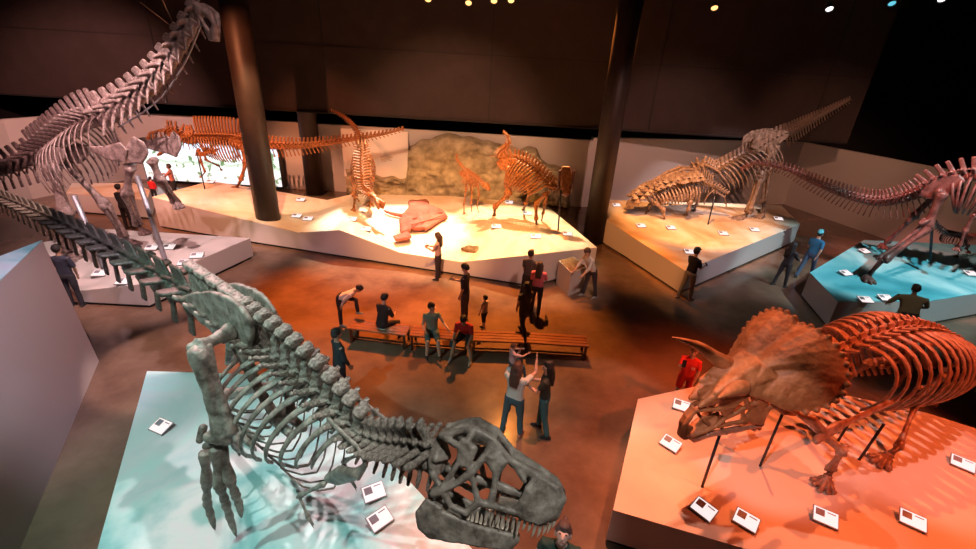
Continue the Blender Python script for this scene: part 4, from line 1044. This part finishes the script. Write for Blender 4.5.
p0 = pyy(345, 176, 23.3); p1 = pyy(408, 132, 23.3)
g = empty('graphic_panel', ((p0.x+p1.x)/2, 23.28, (p0.z+p1.z)/2), 'plain pale graphic panel with one small caption, left of the rock relief', 'panel')
w2 = (p1.x-p0.x)/2; h2 = (p1.z-p0.z)/2
bm = bmesh.new(); bx(bm, -w2, w2, -.05, .05, -h2, h2); fin('board', bm, M['panel_white'], g, False)
M['caption'] = mat('caption_print', (.45, .25, .12), .6)
bm = bmesh.new(); 
for k in range(4): bx(bm, .25, .25+(.62, .5, .58, .3)[k], -.056, -.05, -.1-.07*k, -.07-.07*k)
fin('caption', bm, M['caption'], g, False)
# carcass cast, brown rock
M['cast'] = mat('reddish_cast', (.30, .07, .04), .7, (.42, .13, .08), 2, 6, bump=.5, bscale=12)
def cast():
    zt = .72; e = empty('fossil_cast', pz(420, 218, zt), 'flat reddish fossil cast of a carcass lying on the bright sand', 'fossil cast'); m = M['cast']
    q = lambda x, y, z=0: pz(370+x/7.51, 190+y/7.51, zt+.05+z)
    bm = bmesh.new()
    hull(bm, [(q(300, 90), .10), (q(420, 85), .10), (q(440, 140, .1), .14), (q(310, 130, .05), .12)])
    hull(bm, [(q(310, 130, .05), .12), (q(440, 130, .1), .14), (q(540, 160), .08), (q(575, 200), .06), (q(420, 290), .08), (q(260, 190), .10), (q(380, 200, .12), .18)])
    hull(bm, [(q(260, 190), .12), (q(420, 285), .08), (q(330, 290), .10), (q(240, 240), .12)])
    hull(bm, [(q(240, 240), .12), (q(250, 320), .10), (q(290, 300), .10)])
    rmw('body_cast', bm, m, .035, e, 2, .03, 3.5)
    bm = bmesh.new(); hull(bm, [(q(280, 330), .11), (q(300, 350), .08), (q(230, 345), .10)]); hull(bm, [(q(230, 345), .09), (q(185, 350), .06), (q(200, 375), .06), (q(290, 360), .07)]); rmw('skull_cast', bm, m, .03, e, 2, .02, 6)
    bm = bmesh.new(); P_, _ = arc([q(255, 195), q(200, 185), q(150, 172), q(108, 155)], 10); tube(bm, P_, [.10-.006*i for i in range(11)], 8); finw('tail_cast', bm, m, e)
    for pts in (((560, 185), (440, 225), (310, 262)), ((540, 165), (430, 190), (320, 215))):
        bm = bmesh.new(); P_, _ = arc([q(x, y, .16) for x, y in pts], 8); tube(bm, P_, .03, 6); finw('rib_cast', bm, m, e)
cast()
M['bronze'] = mat('bronze_relief', (.16, .085, .035), .5, (.30, .17, .08), 6, metal=.4, bump=.6, bscale=10)
bm = bmesh.new(); c = pz(478, 252, .62)
hull(bm, [(V(c)+V((dx, dy, .02)), r) for dx, dy, r in ((-.55, .15, .08), (-.35, .28, .1), (.1, .2, .12), (.5, -.1, .08), (.45, -.25, .07), (-.1, -.22, .09))])
o = rmobj('rock_slab', bm, M['bronze'], .03, None, 1, .03, 4); tag(o, 'flat dark brown rock slab on the front corner of the sandy platform', 'rock')
# touch box with bronze relief
def touchbox():
    e = empty('touch_display_box', pz(572, 290, 0), 'white box with a bronze touch relief on top, in front of the sandy platform', 'display box')
    tp = [pz(558.7, 260.5, .85), pz(571, 272.5, .85), pz(586, 267, .85), pz(573.5, 256.5, .85)]; g = e.location.copy()
    bm = bmesh.new(); hi = quad_prism(bm, [p-g for p in tp], 0, [.85]*4); bm.faces.new(hi); fin('body', bm, M['side'], e, False)
    ctr = sum(tp, V())/4 - g; bm = bmesh.new(); qs = [(p-g).lerp(ctr, .16) for p in tp]
    hull(bm, [(V((p.x, p.y, .85)), .03) for p in qs] + [(V((ctr.x, ctr.y, .88)), .04)]); rmobj('relief', bm, M['bronze'], .02, e, 1, .03, 9)
touchbox()
# benches
M['bench_wood'] = mat('red_brown_wood', (.20, .065, .03), .28, (.30, .11, .05), 3, 6); M['bench_steel'] = mat('bench_steel', (.10, .07, .05), .35, metal=.8)
def bench_proto():
    e = empty('bench', (0, 0, 0), 'x', 'bench', 'slatted wooden benches in the hall centre'); L = 1.0
    for k in range(4):
        y = -.21 + k*.14; bm = bmesh.new(); bx(bm, -.5, .5, y-.062, y+.062, .405, .45); bmesh.ops.bevel(bm, geom=bm.edges[:], offset=.006, segments=1, affect='EDGES'); fin('slat', bm, M['bench_wood'], e, False)
    for s in (-1, 1):
        bm = bmesh.new(); bx(bm, s*.46-.02, s*.46+.02, -.25, -.20, 0, .405); bx(bm, s*.46-.02, s*.46+.02, .20, .25, 0, .405); bx(bm, s*.46-.02, s*.46+.02, -.25, .25, 0, .04); bx(bm, s*.46-.02, s*.46+.02, -.25, .25, .37, .405); fin('leg_frame', bm, M['bench_steel'], e, False)
    bm = bmesh.new(); bx(bm, -.46, .46, .2, .23, .16, .19); bx(bm, -.46, .46, -.23, -.2, .16, .19); fin('stretcher', bm, M['bench_steel'], e, False)
    return e
def copy_tree(o, parent=None):
    c = o.copy(); C.objects.link(c); c.parent = parent
    for ch in [x for x in bpy.data.objects if x.parent == o]: copy_tree(ch, c)
    return c
bp = bench_proto()
blist = [((351, 323), (409, 330), 'leftmost bench, with the person in black seated on it'), ((411, 330), (470, 335), 'second bench from the left, with the seated woman in the grey-green top'),
         ((472, 335), (524, 337), 'empty bench between the seated boy in red and the rightmost bench'), ((526, 337), (588, 341), 'rightmost bench of the row, red-brown slats gleaming under the lamps')]
BENCH = []
for i, (a, b, lab) in enumerate(blist):
    o = bp if i == 0 else copy_tree(bp); A_, B_ = pz(*a, .45), pz(*b, .45); d = B_-A_
    ctr = (A_+B_)/2; nrm = V((-d.y, d.x, 0)).normalized(); o.location = (ctr.x, ctr.y, 0); o.rotation_euler = (0, 0, math.atan2(d.y, d.x)); o.scale = (d.length*.985, .9, 1); o['label'] = lab; BENCH.append((ctr, nrm, o))
# lit information panels
M['tablet'] = mat('tablet_glow', (.2, .18, .2), .4, emit=(1, .86, .84), es=1.0); M['tablet_frame'] = mat('tablet_frame', (.35, .30, .30), .4)
M['tablet_print'] = mat('tablet_print', (.30, .26, .30), .5)
def tab_proto():
    e = empty('information_panel', (0, 0, 0), 'x', 'information panel', 'lit information panels on the platforms')
    t = Matrix.Rotation(math.radians(14), 4, 'X')
    bm = bmesh.new(); bx(bm, -.20, .20, -.15, .15, .0, .02, Matrix.Translation((0, 0, .055)) @ t); bx(bm, -.06, .06, -.05, .05, 0, .06); fin('frame', bm, M['tablet_frame'], e, False)
    bm = bmesh.new(); bx(bm, -.185, .185, -.135, .135, .02, .026, Matrix.Translation((0, 0, .055)) @ t); fin('lit_page', bm, M['tablet'], e, False)
    bm = bmesh.new(); bx(bm, -.16, -.02, -.02, .11, .0262, .0275, Matrix.Translation((0, 0, .055)) @ t); bx(bm, .02, .15, .08, .10, .0262, .0275, Matrix.Translation((0, 0, .055)) @ t); fin('picture', bm, M['tablet_print'], e, False)
    return e
tp0 = tab_proto()
tabs = [(162, 429, .75, -20, 'left of the big foot on the teal platform'), (287, 414, .75, 10, 'seen through the ribs of the big meat-eater in front'), (374, 495, .75, 30, 'left of the open jaws on teal, the farther of two'), (380, 522, .75, 45, 'left of the open jaws on teal, the nearer of two'),
        (681, 408, .75, -25, 'under the beak tip, nearest the salmon platform corner'), (670, 446, .75, -45, 'at the left edge of the salmon platform below the beak'), (703, 512, .75, -50, 'of a close pair at the salmon platform corner, left one'), (745, 523, .75, -40, 'of a close pair at the salmon platform corner, right one'),
        (824, 520, .75, -30, 'below the front foot of the three-horned skeleton'), (911, 523, .75, -35, 'at the lower right of the salmon platform'), (961, 466, .75, -40, 'at the right frame edge of the salmon platform'),
        (864, 252.5, .92, 20, 'at the far left edge of the cyan platform'), (845, 274.5, .92, 20, 'left of the foot on the cyan platform'), (864.6, 301.5, .92, 0, 'on the front edge of cyan platform, left of a pair'), (884.5, 299.5, .92, 0, 'on the front edge of cyan platform, right of a pair'), (970, 275, .92, 0, 'at the right frame edge of the cyan platform'),
        (616, 208, .9, 10, 'at the far left corner of the platform under the fighting skeletons'), (640, 230, .9, 10, 'left front of the platform under the fighting skeletons'), (670, 231, .9, 10, 'front middle of the platform under the fighting skeletons'), (689, 254, .88, 0, 'at the front corner beside the man in the dark cap'), (778, 220, .92, -10, 'at the right end of the platform under the raised hips'), (722.5, 235.5, .9, 0, 'below the big foot of the biting skeleton, nearer left'), (754, 231, .92, 0, 'below the raised hips, right of the big foot'),
        (211, 185, 1.05, 0, 'on the far left peak of the sandy platform'), (301, 202, .62, 0, 'right of the front column, farthest of three'), (297, 217.5, .7, 0, 'right of the front column, left of the near pair'), (308, 219.5, .72, 0, 'right of the front column, right of the near pair'), (352, 221.5, .85, 0, 'below the foot of the head-on skeleton'), (366, 230, .8, 0, 'on the edge of the sand below the head-on skeleton'), (496, 233.5, .8, 0, 'on the sand above the brown rock slab'), (535, 243, .9, 0, 'near the front right edge of the sand'), (527, 217, .85, 0, 'beneath the belly of the plant eater skeleton'), (509, 204, .85, 0, 'behind the hind legs of the plant eater skeleton'), (567, 237.5, .9, 0, 'at the right corner of the sand behind the touch box'),
        (169, 248.5, .76, 10, 'on the pale platform at the foot of the grey post'), (197, 257, .76, 15, 'on the pale platform near its front edge, farther of two'), (185, 264, .76, 15, 'on the pale platform near its front edge, nearer of two'), (100.6, 275, .62, 10, 'on the pale platform right of the man in navy'), (124, 282, .70, 10, 'on the pale platform close to its front corner'), (152, 249, .76, 10, 'on the pale platform under the lowered hand')]
dg = bpy.context.evaluated_depsgraph_get()
for i, (x, y, z, r, where) in enumerate(tabs):
    o = tp0 if i == 0 else copy_tree(tp0); p = pz(x, y, z)
    # settle on the deck
    best = None
    for q in [k for k in bpy.data.objects if k.name.startswith('deck')]:
        iv = q.matrix_world if False else (q.parent.matrix_basis)
        hit, loc, n_, _ = q.ray_cast(iv.inverted() @ V((p.x, p.y, 5)), V((0, 0, -1)))
        if hit: best = (iv @ loc).z
    if best: p.z = best
    o.location = p; o.rotation_euler = (0, 0, math.radians(r)); o['label'] = ('lit information panel ' + where)
    f = (.95 if y < 320 else .82); o.scale = (f, f, 1)
# ceiling spotlights seen at the top edge
M['lamp_body'] = mat('lamp_black', (.02, .02, .02), .5)
def lamp_proto(name, col, es):
    e = empty('ceiling_spotlight', (0, 0, 0), 'x', 'spotlight', 'small spotlights under the dark ceiling')
    bm = bmesh.new(); tube(bm, [(0, 0, .26), (0, 0, .22), (0, 0, .02), (0, 0, 0)], [.05, .10, .13, .13], 16, cap=False); fin('housing', bm, M['lamp_body'], e)
    bm = bmesh.new(); tube(bm, [(0, 0, .04), (0, 0, .03)], [.115, .115], 16); fin('lens', bm, mat('lens_'+name, (.1, .1, .1), .3, emit=col, es=es*.3), e)
    bm = bmesh.new(); tube(bm, [(0, 0, .24), (0, 0, .6)], .015, 8); fin('stem', bm, M['lamp_body'], e)
    return e
lamps = [(428, 0, 'warm', 'first glowing spotlight from the left at the top edge'), (468.5, 3.5, 'warm', 'larger warm spotlight, second from the left at the top edge'), (494, 1.5, 'warm', 'warm ring-shaped spotlight, third from the left'), (511, 1, 'warm', 'small warm spotlight just right of the ring-shaped one'),
         (714.5, 8.5, 'warm', 'lone warm spotlight above the platform right of the column'), (829.5, 9.5, 'white', 'white spotlight high above the long dark tail'), (892, 4, 'cyan', 'cyan-tinted spotlight at the upper right'), (942, 0, 'white', 'white spotlight at the extreme upper right')]
cols = {'warm': (1, .5, .16), 'white': (1, .95, .95), 'cyan': (.15, .7, .9)}
protos = {}
for x, y, k, lab in lamps:
    if k not in protos: protos[k] = lamp_proto(k, cols[k], 8 if k != 'cyan' else 3); o = protos[k]
    else: o = copy_tree(protos[k])
    p = pyy(x, y, 19.5); o.location = p; d = (V((p.x*.9, 12, .5))-p); o.rotation_euler = (-d).to_track_quat('Z', 'Y').to_euler(); o['label'] = lab
for i, yy_ in enumerate((19.5,)):
    bm = bmesh.new(); bx(bm, -20, 24, yy_+.08, yy_+.14, 9.98, 10.04); struct('trim_%d' % (20+i), bm, M['dark'])
# ================================================================ people
def cloth(c, rough=.8): 
    k = 'cloth_%s' % '_'.join(str(int(v*100)) for v in c)
    if k not in M: M[k] = mat(k, c, rough, bump=.15, bscale=40)
    return M[k]
def skin(c):
    k = 'skin_%d' % int(c[0]*100)
    if k not in M: M[k] = mat(k, c, .5)
    return M[k]
LIGHT = (.62, .38, .29); TAN = (.42, .25, .17); DARKSK = (.16, .09, .06)
M['eye'] = mat('eye_dark', (.02, .015, .012), .2); M['lip'] = mat('lip', (.35, .12, .10), .5); M['phone'] = mat('phone', (.02, .02, .025), .2)
def person(loc, face, H, label, top, bottom, hair, sk=LIGHT, sleeve=.55, legs='long', bend=0, arms=((10, 8, 15), (10, 8, 15)), lg=((0, 3, 0), (0, 3, 0)), long_hair=False, head=(0, 0), seat=None, cap=None, shoes=(.03, .03, .03), phone=False, width=1.0, skirt=False, group=None, bun=False, print_=None, two_tone=None):
    """face: heading in degrees; arms/legs: (pitch forward, abduction, flex) right, left; seat: height of the hips"""
    s = H/1.75; e = empty('person', loc, label, 'person', group, math.radians(face)); skm = skin(sk)
    R3 = lambda a: Matrix.Rotation(math.radians(a), 3, 'Y')
    hipz = .93*s if seat is None else seat
    if seat is None:   # lower hips for bent stance so that the feet touch the ground
        low = min(-(math.cos(math.radians(p))*.44 + math.cos(math.radians(p-f))*.43) for p, ab, f in lg); hipz = (-low+.075)*s
    pel = V((0, 0, hipz)); tb = R3(bend)
    def T(x, y, z): return pel + tb @ (V((x, y*width, z))*s)
    chest = T(0, 0, .38); neck = T(0, 0, .53)
    hb = R3(bend*.6 + head[0]) @ Matrix.Rotation(math.radians(head[1]), 3, 'Z')
    hc = neck + (R3(bend*.75) @ V((.015, 0, .17)))*s
    def Hd(x, y, z): return hc + hb @ (V((x, y, z))*s)
    def skel(side):
        i = 0 if side < 0 else 1; p, ab, f = arms[i][:3]; inn = arms[i][3] if len(arms[i]) > 3 else 12
        sh = T(0, side*(.175 if width < 1.5 else .15), .47)
        base = R3(bend*.35)
        u = base @ V((math.sin(math.radians(p))*math.cos(math.radians(ab)), side*math.sin(math.radians(ab)), -math.cos(math.radians(p))*math.cos(math.radians(ab))))
        q = p+f; w_ = base @ V((math.sin(math.radians(q))*math.cos(math.radians(inn)), -side*math.sin(math.radians(inn)), -math.cos(math.radians(q))))
        el = sh + u*(.29*s); wr = el + w_.normalized()*(.25*s); return sh, el, wr, w_.normalized()
    def leg(side):
        i = 0 if side < 0 else 1; p, ab, f = lg[i]
        h_ = pel + V((0, side*.095*width*s, -.01)); a = math.radians(p); b = math.radians(p-f); c = math.radians(ab)
        kn = h_ + V((math.sin(a), side*math.sin(c), -math.cos(a)*math.cos(c)))*(.44*s)
        an = kn + V((math.sin(b), side*math.sin(c)*.6, -math.cos(b)))*(.43*s); return h_, kn, an
    AR = {sd: skel(sd) for sd in (-1, 1)}; LG = {sd: leg(sd) for sd in (-1, 1)}
    # body
    bm = bmesh.new(); k = s
    hull(bm, [(Hd(-.015, 0, .035), .088*k), (Hd(.015, 0, .0), .078*k), (Hd(.045, 0, -.05), .05*k), (Hd(.06, 0, -.085), .028*k)])
    tube(bm, [neck - tb @ V((0, 0, .06))*s, neck + (hc-neck)*.5, Hd(-.01, 0, -.03)], [.062*k, .052*k, .05*k], 10)
    hull(bm, [(Hd(.088, 0, .01), .012*k), (Hd(.108, 0, -.03), .014*k), (Hd(.085, 0, -.035), .018*k)])
    for sd in (-1, 1):
        hull(bm, [(Hd(-.005, sd*.082, .01), .018*k), (Hd(-.012, sd*.084, -.035), .012*k)])
        sh, el, wr, w_ = AR[sd]
        tube(bm, [sh, sh.lerp(el, .3), el, el.lerp(wr, .35), wr], [.055*k, .047*k, .038*k, .038*k, .026*k], 9)
        # hand: palm, thumb and four fingers
        _, ha, hb_ = frame_for(w_, V((0, sd, 0.01))); pm = wr + w_*(.045*k); tipb = wr + w_*(.088*k)
        hull(bm, [(wr, .022*k), (pm + hb_*.028*k, .014*k), (pm - hb_*.028*k, .014*k), (tipb + hb_*.03*k, .012*k), (tipb - hb_*.03*k, .012*k)])
        for q, L_ in zip((-.033, -.011, .011, .033), (.062, .074, .07, .055)):
            b0_ = tipb + hb_*(q*k); m1 = b0_ + w_*(L_*.55*k); m2 = m1 + (w_*.7 - ha*sd*0 + V((0, -sd*.0, -.25)))*(L_*.5*k); tube(bm, [b0_, m1, m2], [.0095*k, .009*k, .007*k], 6)
        th0 = wr + w_*.03*k - hb_*.025*k; tube(bm, [th0, th0 - hb_*.03*k + w_*.02*k, th0 - hb_*.038*k + w_*.055*k], [.012*k, .011*k, .008*k], 6)
        h_, kn, an = LG[sd]; f_ = .55 if legs == 'long' else .4
        tube(bm, [h_, h_.lerp(kn, .5), kn, kn.lerp(an, .3), an], [.085*k, .068*k, .052*k, .055*k, .035*k], 10)
    hull(bm, [(pel, .07*k), (chest, .07*k)]); hull(bm, [(chest, .06*k), (T(0, .12, .45), .045*k), (T(0, -.12, .45), .045*k), (neck, .045*k)])
    rmobj('body', bm, skm, .0125*s, e, 1)
    # eyes and mouth
    for sd in (-1, 1):
        bm = bmesh.new(); hull(bm, [(Hd(.083, sd*.031, .012), .010*k), (Hd(.083, sd*.038, .012), .008*k)]); fin('eye', bm, M['eye'], e)
    bm = bmesh.new(); hull(bm, [(Hd(.088, .018, -.065), .007*k), (Hd(.088, -.018, -.065), .007*k)]); fin('mouth', bm, M['lip'], e)
    # hair
    bm = bmesh.new()
    hull(bm, [(Hd(-.03, 0, .055), .096*k), (Hd(.02, 0, .07), .078*k), (Hd(-.055, 0, -.005), .07*k), (Hd(-.03, .03, .02), .075*k), (Hd(-.03, -.03, .02), .075*k)])
    if long_hair:
        for yy in (-.045, 0, .045): tube(bm, [Hd(-.05, yy, .03), Hd(-.085, yy*1.2, -.08), neck + tb @ V((-.10, yy*1.3, -.05))*s, neck + tb @ V((-.12, yy*1.3, -.2))*s], [.06*k, .055*k, .05*k, .025*k], 8)
        for yy in (-.08, .08): tube(bm, [Hd(-.01, yy, .03), Hd(-.02, yy*1.1, -.08), neck + tb @ V((-.03, yy*1.1, -.02))*s], [.035*k, .032*k, .02*k], 7)
    if bun: hull(bm, [(Hd(-.055, 0, .148), .034*k), (Hd(-.045, 0, .15), .032*k)])
    rmobj('hair', bm, cloth(hair, .6), .014*s, e, 1, .004, 40)
    if cap:
        bm = bmesh.new(); hull(bm, [(Hd(-.03, 0, .08), .094*k), (Hd(.03, 0, .085), .078*k), (Hd(-.05, 0, .05), .08*k)]); hull(bm, [(Hd(.08, .03, .07), .012*k), (Hd(.08, -.03, .07), .012*k), (Hd(.16, .025, .055), .008*k), (Hd(.16, -.025, .055), .008*k), (Hd(.05, 0, .085), .03*k)])
        rmobj('cap', bm, cloth(cap), .014*s, e, 1)
    # top
    bm = bmesh.new()
    hull(bm, [(T(0, .075, .02), .10*k), (T(0, -.075, .02), .10*k), (T(.01, .07, .2), .095*k), (T(.01, -.07, .2), .095*k)])
    hull(bm, [(T(.01, .07, .2), .095*k), (T(.01, -.07, .2), .095*k), (T(.02, .085, .38), .10*k), (T(.02, -.085, .38), .10*k)])
    hull(bm, [(T(.02, .085, .38), .10*k), (T(.02, -.085, .38), .10*k), (T(0, .15, .455), .062*k), (T(0, -.15, .455), .062*k), (T(-.01, 0, .50), .06*k)])
    for sd in (-1, 1):
        sh, el, wr, w_ = AR[sd]; pts = [T(0, sd*.13, .44), sh]; rr = [.07*k, .068*k]
        if sleeve > 0:
            if sleeve <= .5: pts.append(sh.lerp(el, sleeve*2)); rr.append(.058*k)
            else: pts += [el, el.lerp(wr, (sleeve-.5)*2)]; rr += [.053*k, .040*k]
        tube(bm, pts, rr, 10)
    rmobj('shirt', bm, cloth(top), .015*s, e, 2, .006*s, 9)
    # trousers, skirt or shorts
    bm = bmesh.new()
    hull(bm, [(pel + V((0, .07*width*s, .02*s)), .108*k), (pel + V((0, -.07*width*s, .02*s)), .108*k), (pel + V((-.01, .05*s, -.06*s)), .105*k), (pel + V((-.01, -.05*s, -.06*s)), .105*k)])
    for sd in (-1, 1):
        h_, kn, an = LG[sd]
        if legs == 'long': tube(bm, [h_, h_.lerp(kn, .5), kn, kn.lerp(an, .5), kn.lerp(an, .97)], [.100*k, .086*k, .066*k, .062*k, .055*k], 12)
        elif legs == 'short': tube(bm, [h_, h_.lerp(kn, .5), h_.lerp(kn, .9)], [.102*k, .09*k, .082*k], 12)
        else: tube(bm, [h_, h_.lerp(kn, .6)], [.105*k, .10*k], 12)
    if skirt:
        hull(bm, [(LG[sd][0].lerp(LG[sd][1], t), .11*k) for sd in (-1, 1) for t in (0, .75)])
    rmobj('skirt' if skirt else ('trousers' if legs == 'long' else 'shorts'), bm, cloth(bottom), .016*s, e, 2, .006*s, 9)
    for sd in (-1, 1):
        h_, kn, an = LG[sd]; d = (an-kn).normalized(); fw = V((1, 0, 0)) if d.z < -.6 else V((.8, 0, .6)); fw = (fw - d*fw.dot(d)*.8).normalized()
        bm = bmesh.new(); sole = an + d*(.045*k)
        hull(bm, [(an, .042*k), (sole - fw*.04*k, .035*k), (sole + fw*.10*k + d*.005, .032*k), (sole + fw*.15*k + d*.008, .026*k)]); fin('shoe', bm, cloth(shoes), e)
    if phone:
        sh, el, wr, w_ = AR[-1]; bm = bmesh.new(); c = wr + w_*.10*k + V((.03, 0, .03)); m_ = Matrix.Translation(c) @ Matrix.Rotation(math.radians(-35), 4, 'Y')
        bx(bm, -.006, .006, -.04, .04, -.075, .075, m_); o = fin('phone', bm, M['phone'], None, False)
        wm = Matrix.Translation(loc) @ Matrix.Rotation(math.radians(face), 4, 'Z'); o.matrix_basis = wm; tag(o, 'smartphone held by the ' + label, 'phone')
        o['label'] = ' '.join(('dark smartphone held by the ' + label).split()[:16])
    if print_:
        bm = bmesh.new(); 
        for yy in print_[1]: bx(bm, .118*k, .13*k, yy-.012, yy+.012, .26*s, .33*s, Matrix.Translation(pel) @ tb.to_4x4())
        fin('shirt_print', bm, cloth(print_[0]), e, False)
    return e
def at_head(x, y, H, z0=0): p = pz(x, y, z0+H*.93); return V((p.x, p.y, z0))
def G(x, y, z=0): return pz(x, y, z)
DK = (.025, .02, .022); HB = (.05, .025, .015); HK = (.012, .01, .01); JEAN = (.05, .11, .14)
person(at_head(118, 188, 1.78), 85, 1.78, 'person in black standing behind the pale platform, seen from behind', DK, DK, HK, sleeve=1)
person(G(78, 306), 95, 1.80, 'man in a navy tee standing left of the pale platform, back turned', (.03, .035, .06), (.03, .03, .04), HK, TAN, sleeve=.45, arms=((5, 14, 10), (5, 14, 15)))
person(at_head(150, 179, 1.2), 90, 1.2, 'child in a bright red shirt before the landscape screen', (.7, .02, .02), DK, HK, sleeve=.9)
person(at_head(169, 167, 1.66), -160, 1.66, 'person in a salmon top standing in front of the landscape screen', (.55, .18, .12), DK, HB, TAN, sleeve=.9, arms=((45, 10, 60), (45, 10, 60)))
person(G(438, 279), 170, 1.64, 'long-haired woman in a pale top looking at her phone beside the sandy platform', (.42, .26, .24), (.03, .02, .03), HB, TAN, sleeve=.95, long_hair=True, arms=((25, 6, 75, 25), (25, 6, 75, 25)), head=(20, 0), phone=True)
person(G(343, 324), -5, 1.55, 'boy in a white shirt bending with one foot up on the bench', (.60, .55, .55), DK, HK, TAN, sleeve=.95, bend=62, arms=((-25, 5, 20, 5), (-25, 5, 20, 5)), lg=((0, 3, 0), (78, 3, 75)), head=(20, 0), shoes=(.3, .3, .3))
def seated(i, t, back=0.0):
    c, n, o = BENCH[i]; d = V((n.y, -n.x, 0)); p = c + d*t + n*back; return V((p.x, p.y, 0))
person(seated(0, .05, .02), 62, 1.70, 'person in black sitting on the leftmost bench, back to the camera', DK, DK, HK, LIGHT, sleeve=.45, seat=.54, lg=((78, 12, 82), (80, 20, 85)), arms=((20, 12, 60, 30), (20, 12, 60, 30)), bend=12, head=(25, 0))
person(seated(1, -.22, -.02), -78, 1.62, 'woman in a grey-green top and shorts sitting on the second bench', (.30, .34, .28), (.10, .13, .12), HK, LIGHT, sleeve=.15, seat=.54, legs='short', lg=((74, 6, 70), (74, 6, 60)), arms=((20, 14, 65, 10), (30, 30, 50, -20)), head=(0, 45))
person(seated(1, .66, -.02), -100, 1.66, 'boy in a red tee leaning forward on the second bench', (.55, .03, .03), DK, HK, TAN, sleeve=.4, seat=.54, legs='short', bend=34, lg=((78, 14, 60), (78, 14, 60)), arms=((25, 10, 60, 0), (25, 10, 50, 10)), head=(10, 0), phone=True, shoes=(.3, .3, .3))
person(at_head(466, 269, 1.80), 165, 1.80, 'tall man in a black tee behind the benches holding a phone', DK, (.06, .04, .04), HK, TAN, sleeve=.45, arms=((22, 8, 80, 25), (0, 10, 20)), head=(30, 0), phone=True)
person(at_head(485.5, 298, 1.10), 150, 1.10, 'small child in a white top standing behind the third bench', (.55, .45, .42), DK, HK, LIGHT, sleeve=.4, legs='short', lg=((15, 6, 10), (-10, 6, 5)))
person(at_head(531, 254, 1.78), 60, 1.78, 'man in a dark grey tee walking beside the woman in pink', (.07, .06, .055), DK, HK, TAN, sleeve=.4, lg=((14, 3, 5), (-12, 3, 8)))
person(at_head(540, 266, 1.66), 75, 1.66, 'woman in a bright pink top walking near the touch box', (.60, .14, .20), (.03, .02, .03), HB, TAN, sleeve=.6, long_hair=True, arms=((30, 8, 50), (20, 8, 60)), lg=((-12, 3, 5), (14, 3, 6)))
person(at_head(527, 286, 1.62), 120, 1.62, 'woman all in black striding behind the rightmost bench', DK, DK, HK, TAN, sleeve=.3, long_hair=True, lg=((22, 3, 10), (-18, 3, 25)))
person(G(588, 297), 205, 1.80, 'man in a white shirt leaning over the touch box', (.66, .60, .55), (.04, .03, .035), (.08, .04, .02), LIGHT, sleeve=.75, bend=26, arms=((40, 8, 15, 10), (30, 8, 20, 10)), lg=((8, 4, 2), (-10, 4, 2)), head=(10, 0), shoes=(.3, .28, .27))
person(at_head(336, 335, 1.74), 40, 1.74, 'man in dark clothes right behind the spines of the big skeleton', (.02, .03, .035), (.02, .02, .03), HK, TAN, sleeve=.9)
wm_ = G(511, 434)
person(wm_, 62, 1.72, 'woman in a white top and jeans lifting the toddler, back to the camera', (.62, .66, .64), JEAN, (.09, .05, .04), LIGHT, sleeve=.3, long_hair=True, arms=((104, 14, 34, 15), (100, 12, 30, 10)), lg=((3, 6, 2), (-3, 6, 2)), width=1.12, shoes=(.4, .15, .1))
td = wm_ + V((-.10, .22, 1.40))
person(td, 20, .86, 'toddler in a pale pink top held up by the woman in white', (.62, .42, .44), JEAN, (.10, .05, .03), LIGHT, sleeve=.4, seat=.20, lg=((70, 14, 60), (70, 14, 60)), arms=((80, 20, 20), (60, 20, 30)), shoes=(.3, .3, .3), width=1.3)
person(G(540, 432), 165, 1.72, 'girl in a black tee and teal jeans facing the toddler', (.035, .04, .035), (.05, .15, .17), HK, LIGHT, sleeve=.35, arms=((22, 8, 70, 20), (30, 8, 75, 20)), lg=((6, 4, 4), (-8, 4, 6)), long_hair=True, head=(0, 10), shoes=(.02, .02, .02))
person(at_head(563, 534, 1.88), -105, 1.88, 'woman with a hair bun looking up from the bottom edge, dark green top', (.02, .06, .05), DK, (.10, .065, .06), (.66, .46, .40), sleeve=.2, head=(-42, 0), bun=True, arms=((5, 16, 10), (5, 16, 10)))
person(G(684, 299), 25, 1.80, 'man in a dark cap and black tee with khaki trousers at the platform corner', DK, (.34, .29, .23), HK, LIGHT, sleeve=.4, cap=(.03, .03, .035), arms=((20, 8, 75, 20), (20, 8, 70, 20)), phone=True, shoes=(.4, .33, .3), lg=((8, 4, 4), (-8, 4, 4)))
person(G(779, 286), 20, 1.68, 'long-haired woman all in black walking between the two right platforms', DK, DK, HK, LIGHT, sleeve=.9, long_hair=True, lg=((8, 3, 3), (-10, 3, 4)), arms=((30, 6, 40), (10, 6, 20)))
person(G(803, 278), 30, 1.90, 'tall man in a blue tee and cyan cap beside the cyan platform', (.03, .16, .30), (.06, .10, .17), HK, LIGHT, sleeve=.4, cap=(.12, .5, .6), lg=((16, 3, 6), (-14, 3, 6)), arms=((-10, 10, 10), (14, 10, 20)))
person(at_head(920, 292, 1.86), 75, 1.86, 'heavy man in an olive tee between the cyan platform and the horned skeleton', (.16, .13, .075), DK, HK, DARKSK, sleeve=.45, width=1.9, bend=16, arms=((20, 30, 50, 20), (20, 30, 50, 20)))
person(at_head(694, 352, 1.52), -115, 1.52, 'person in a bright red football shirt and shorts holding up a phone', (.80, .03, .02), (.75, .03, .02), (.25, .12, .06), LIGHT, sleeve=.4, legs='short', arms=((60, 10, 75, 10), (10, 10, 30)), phone=True, print_=((.8, .7, .6), (.05, .09)))
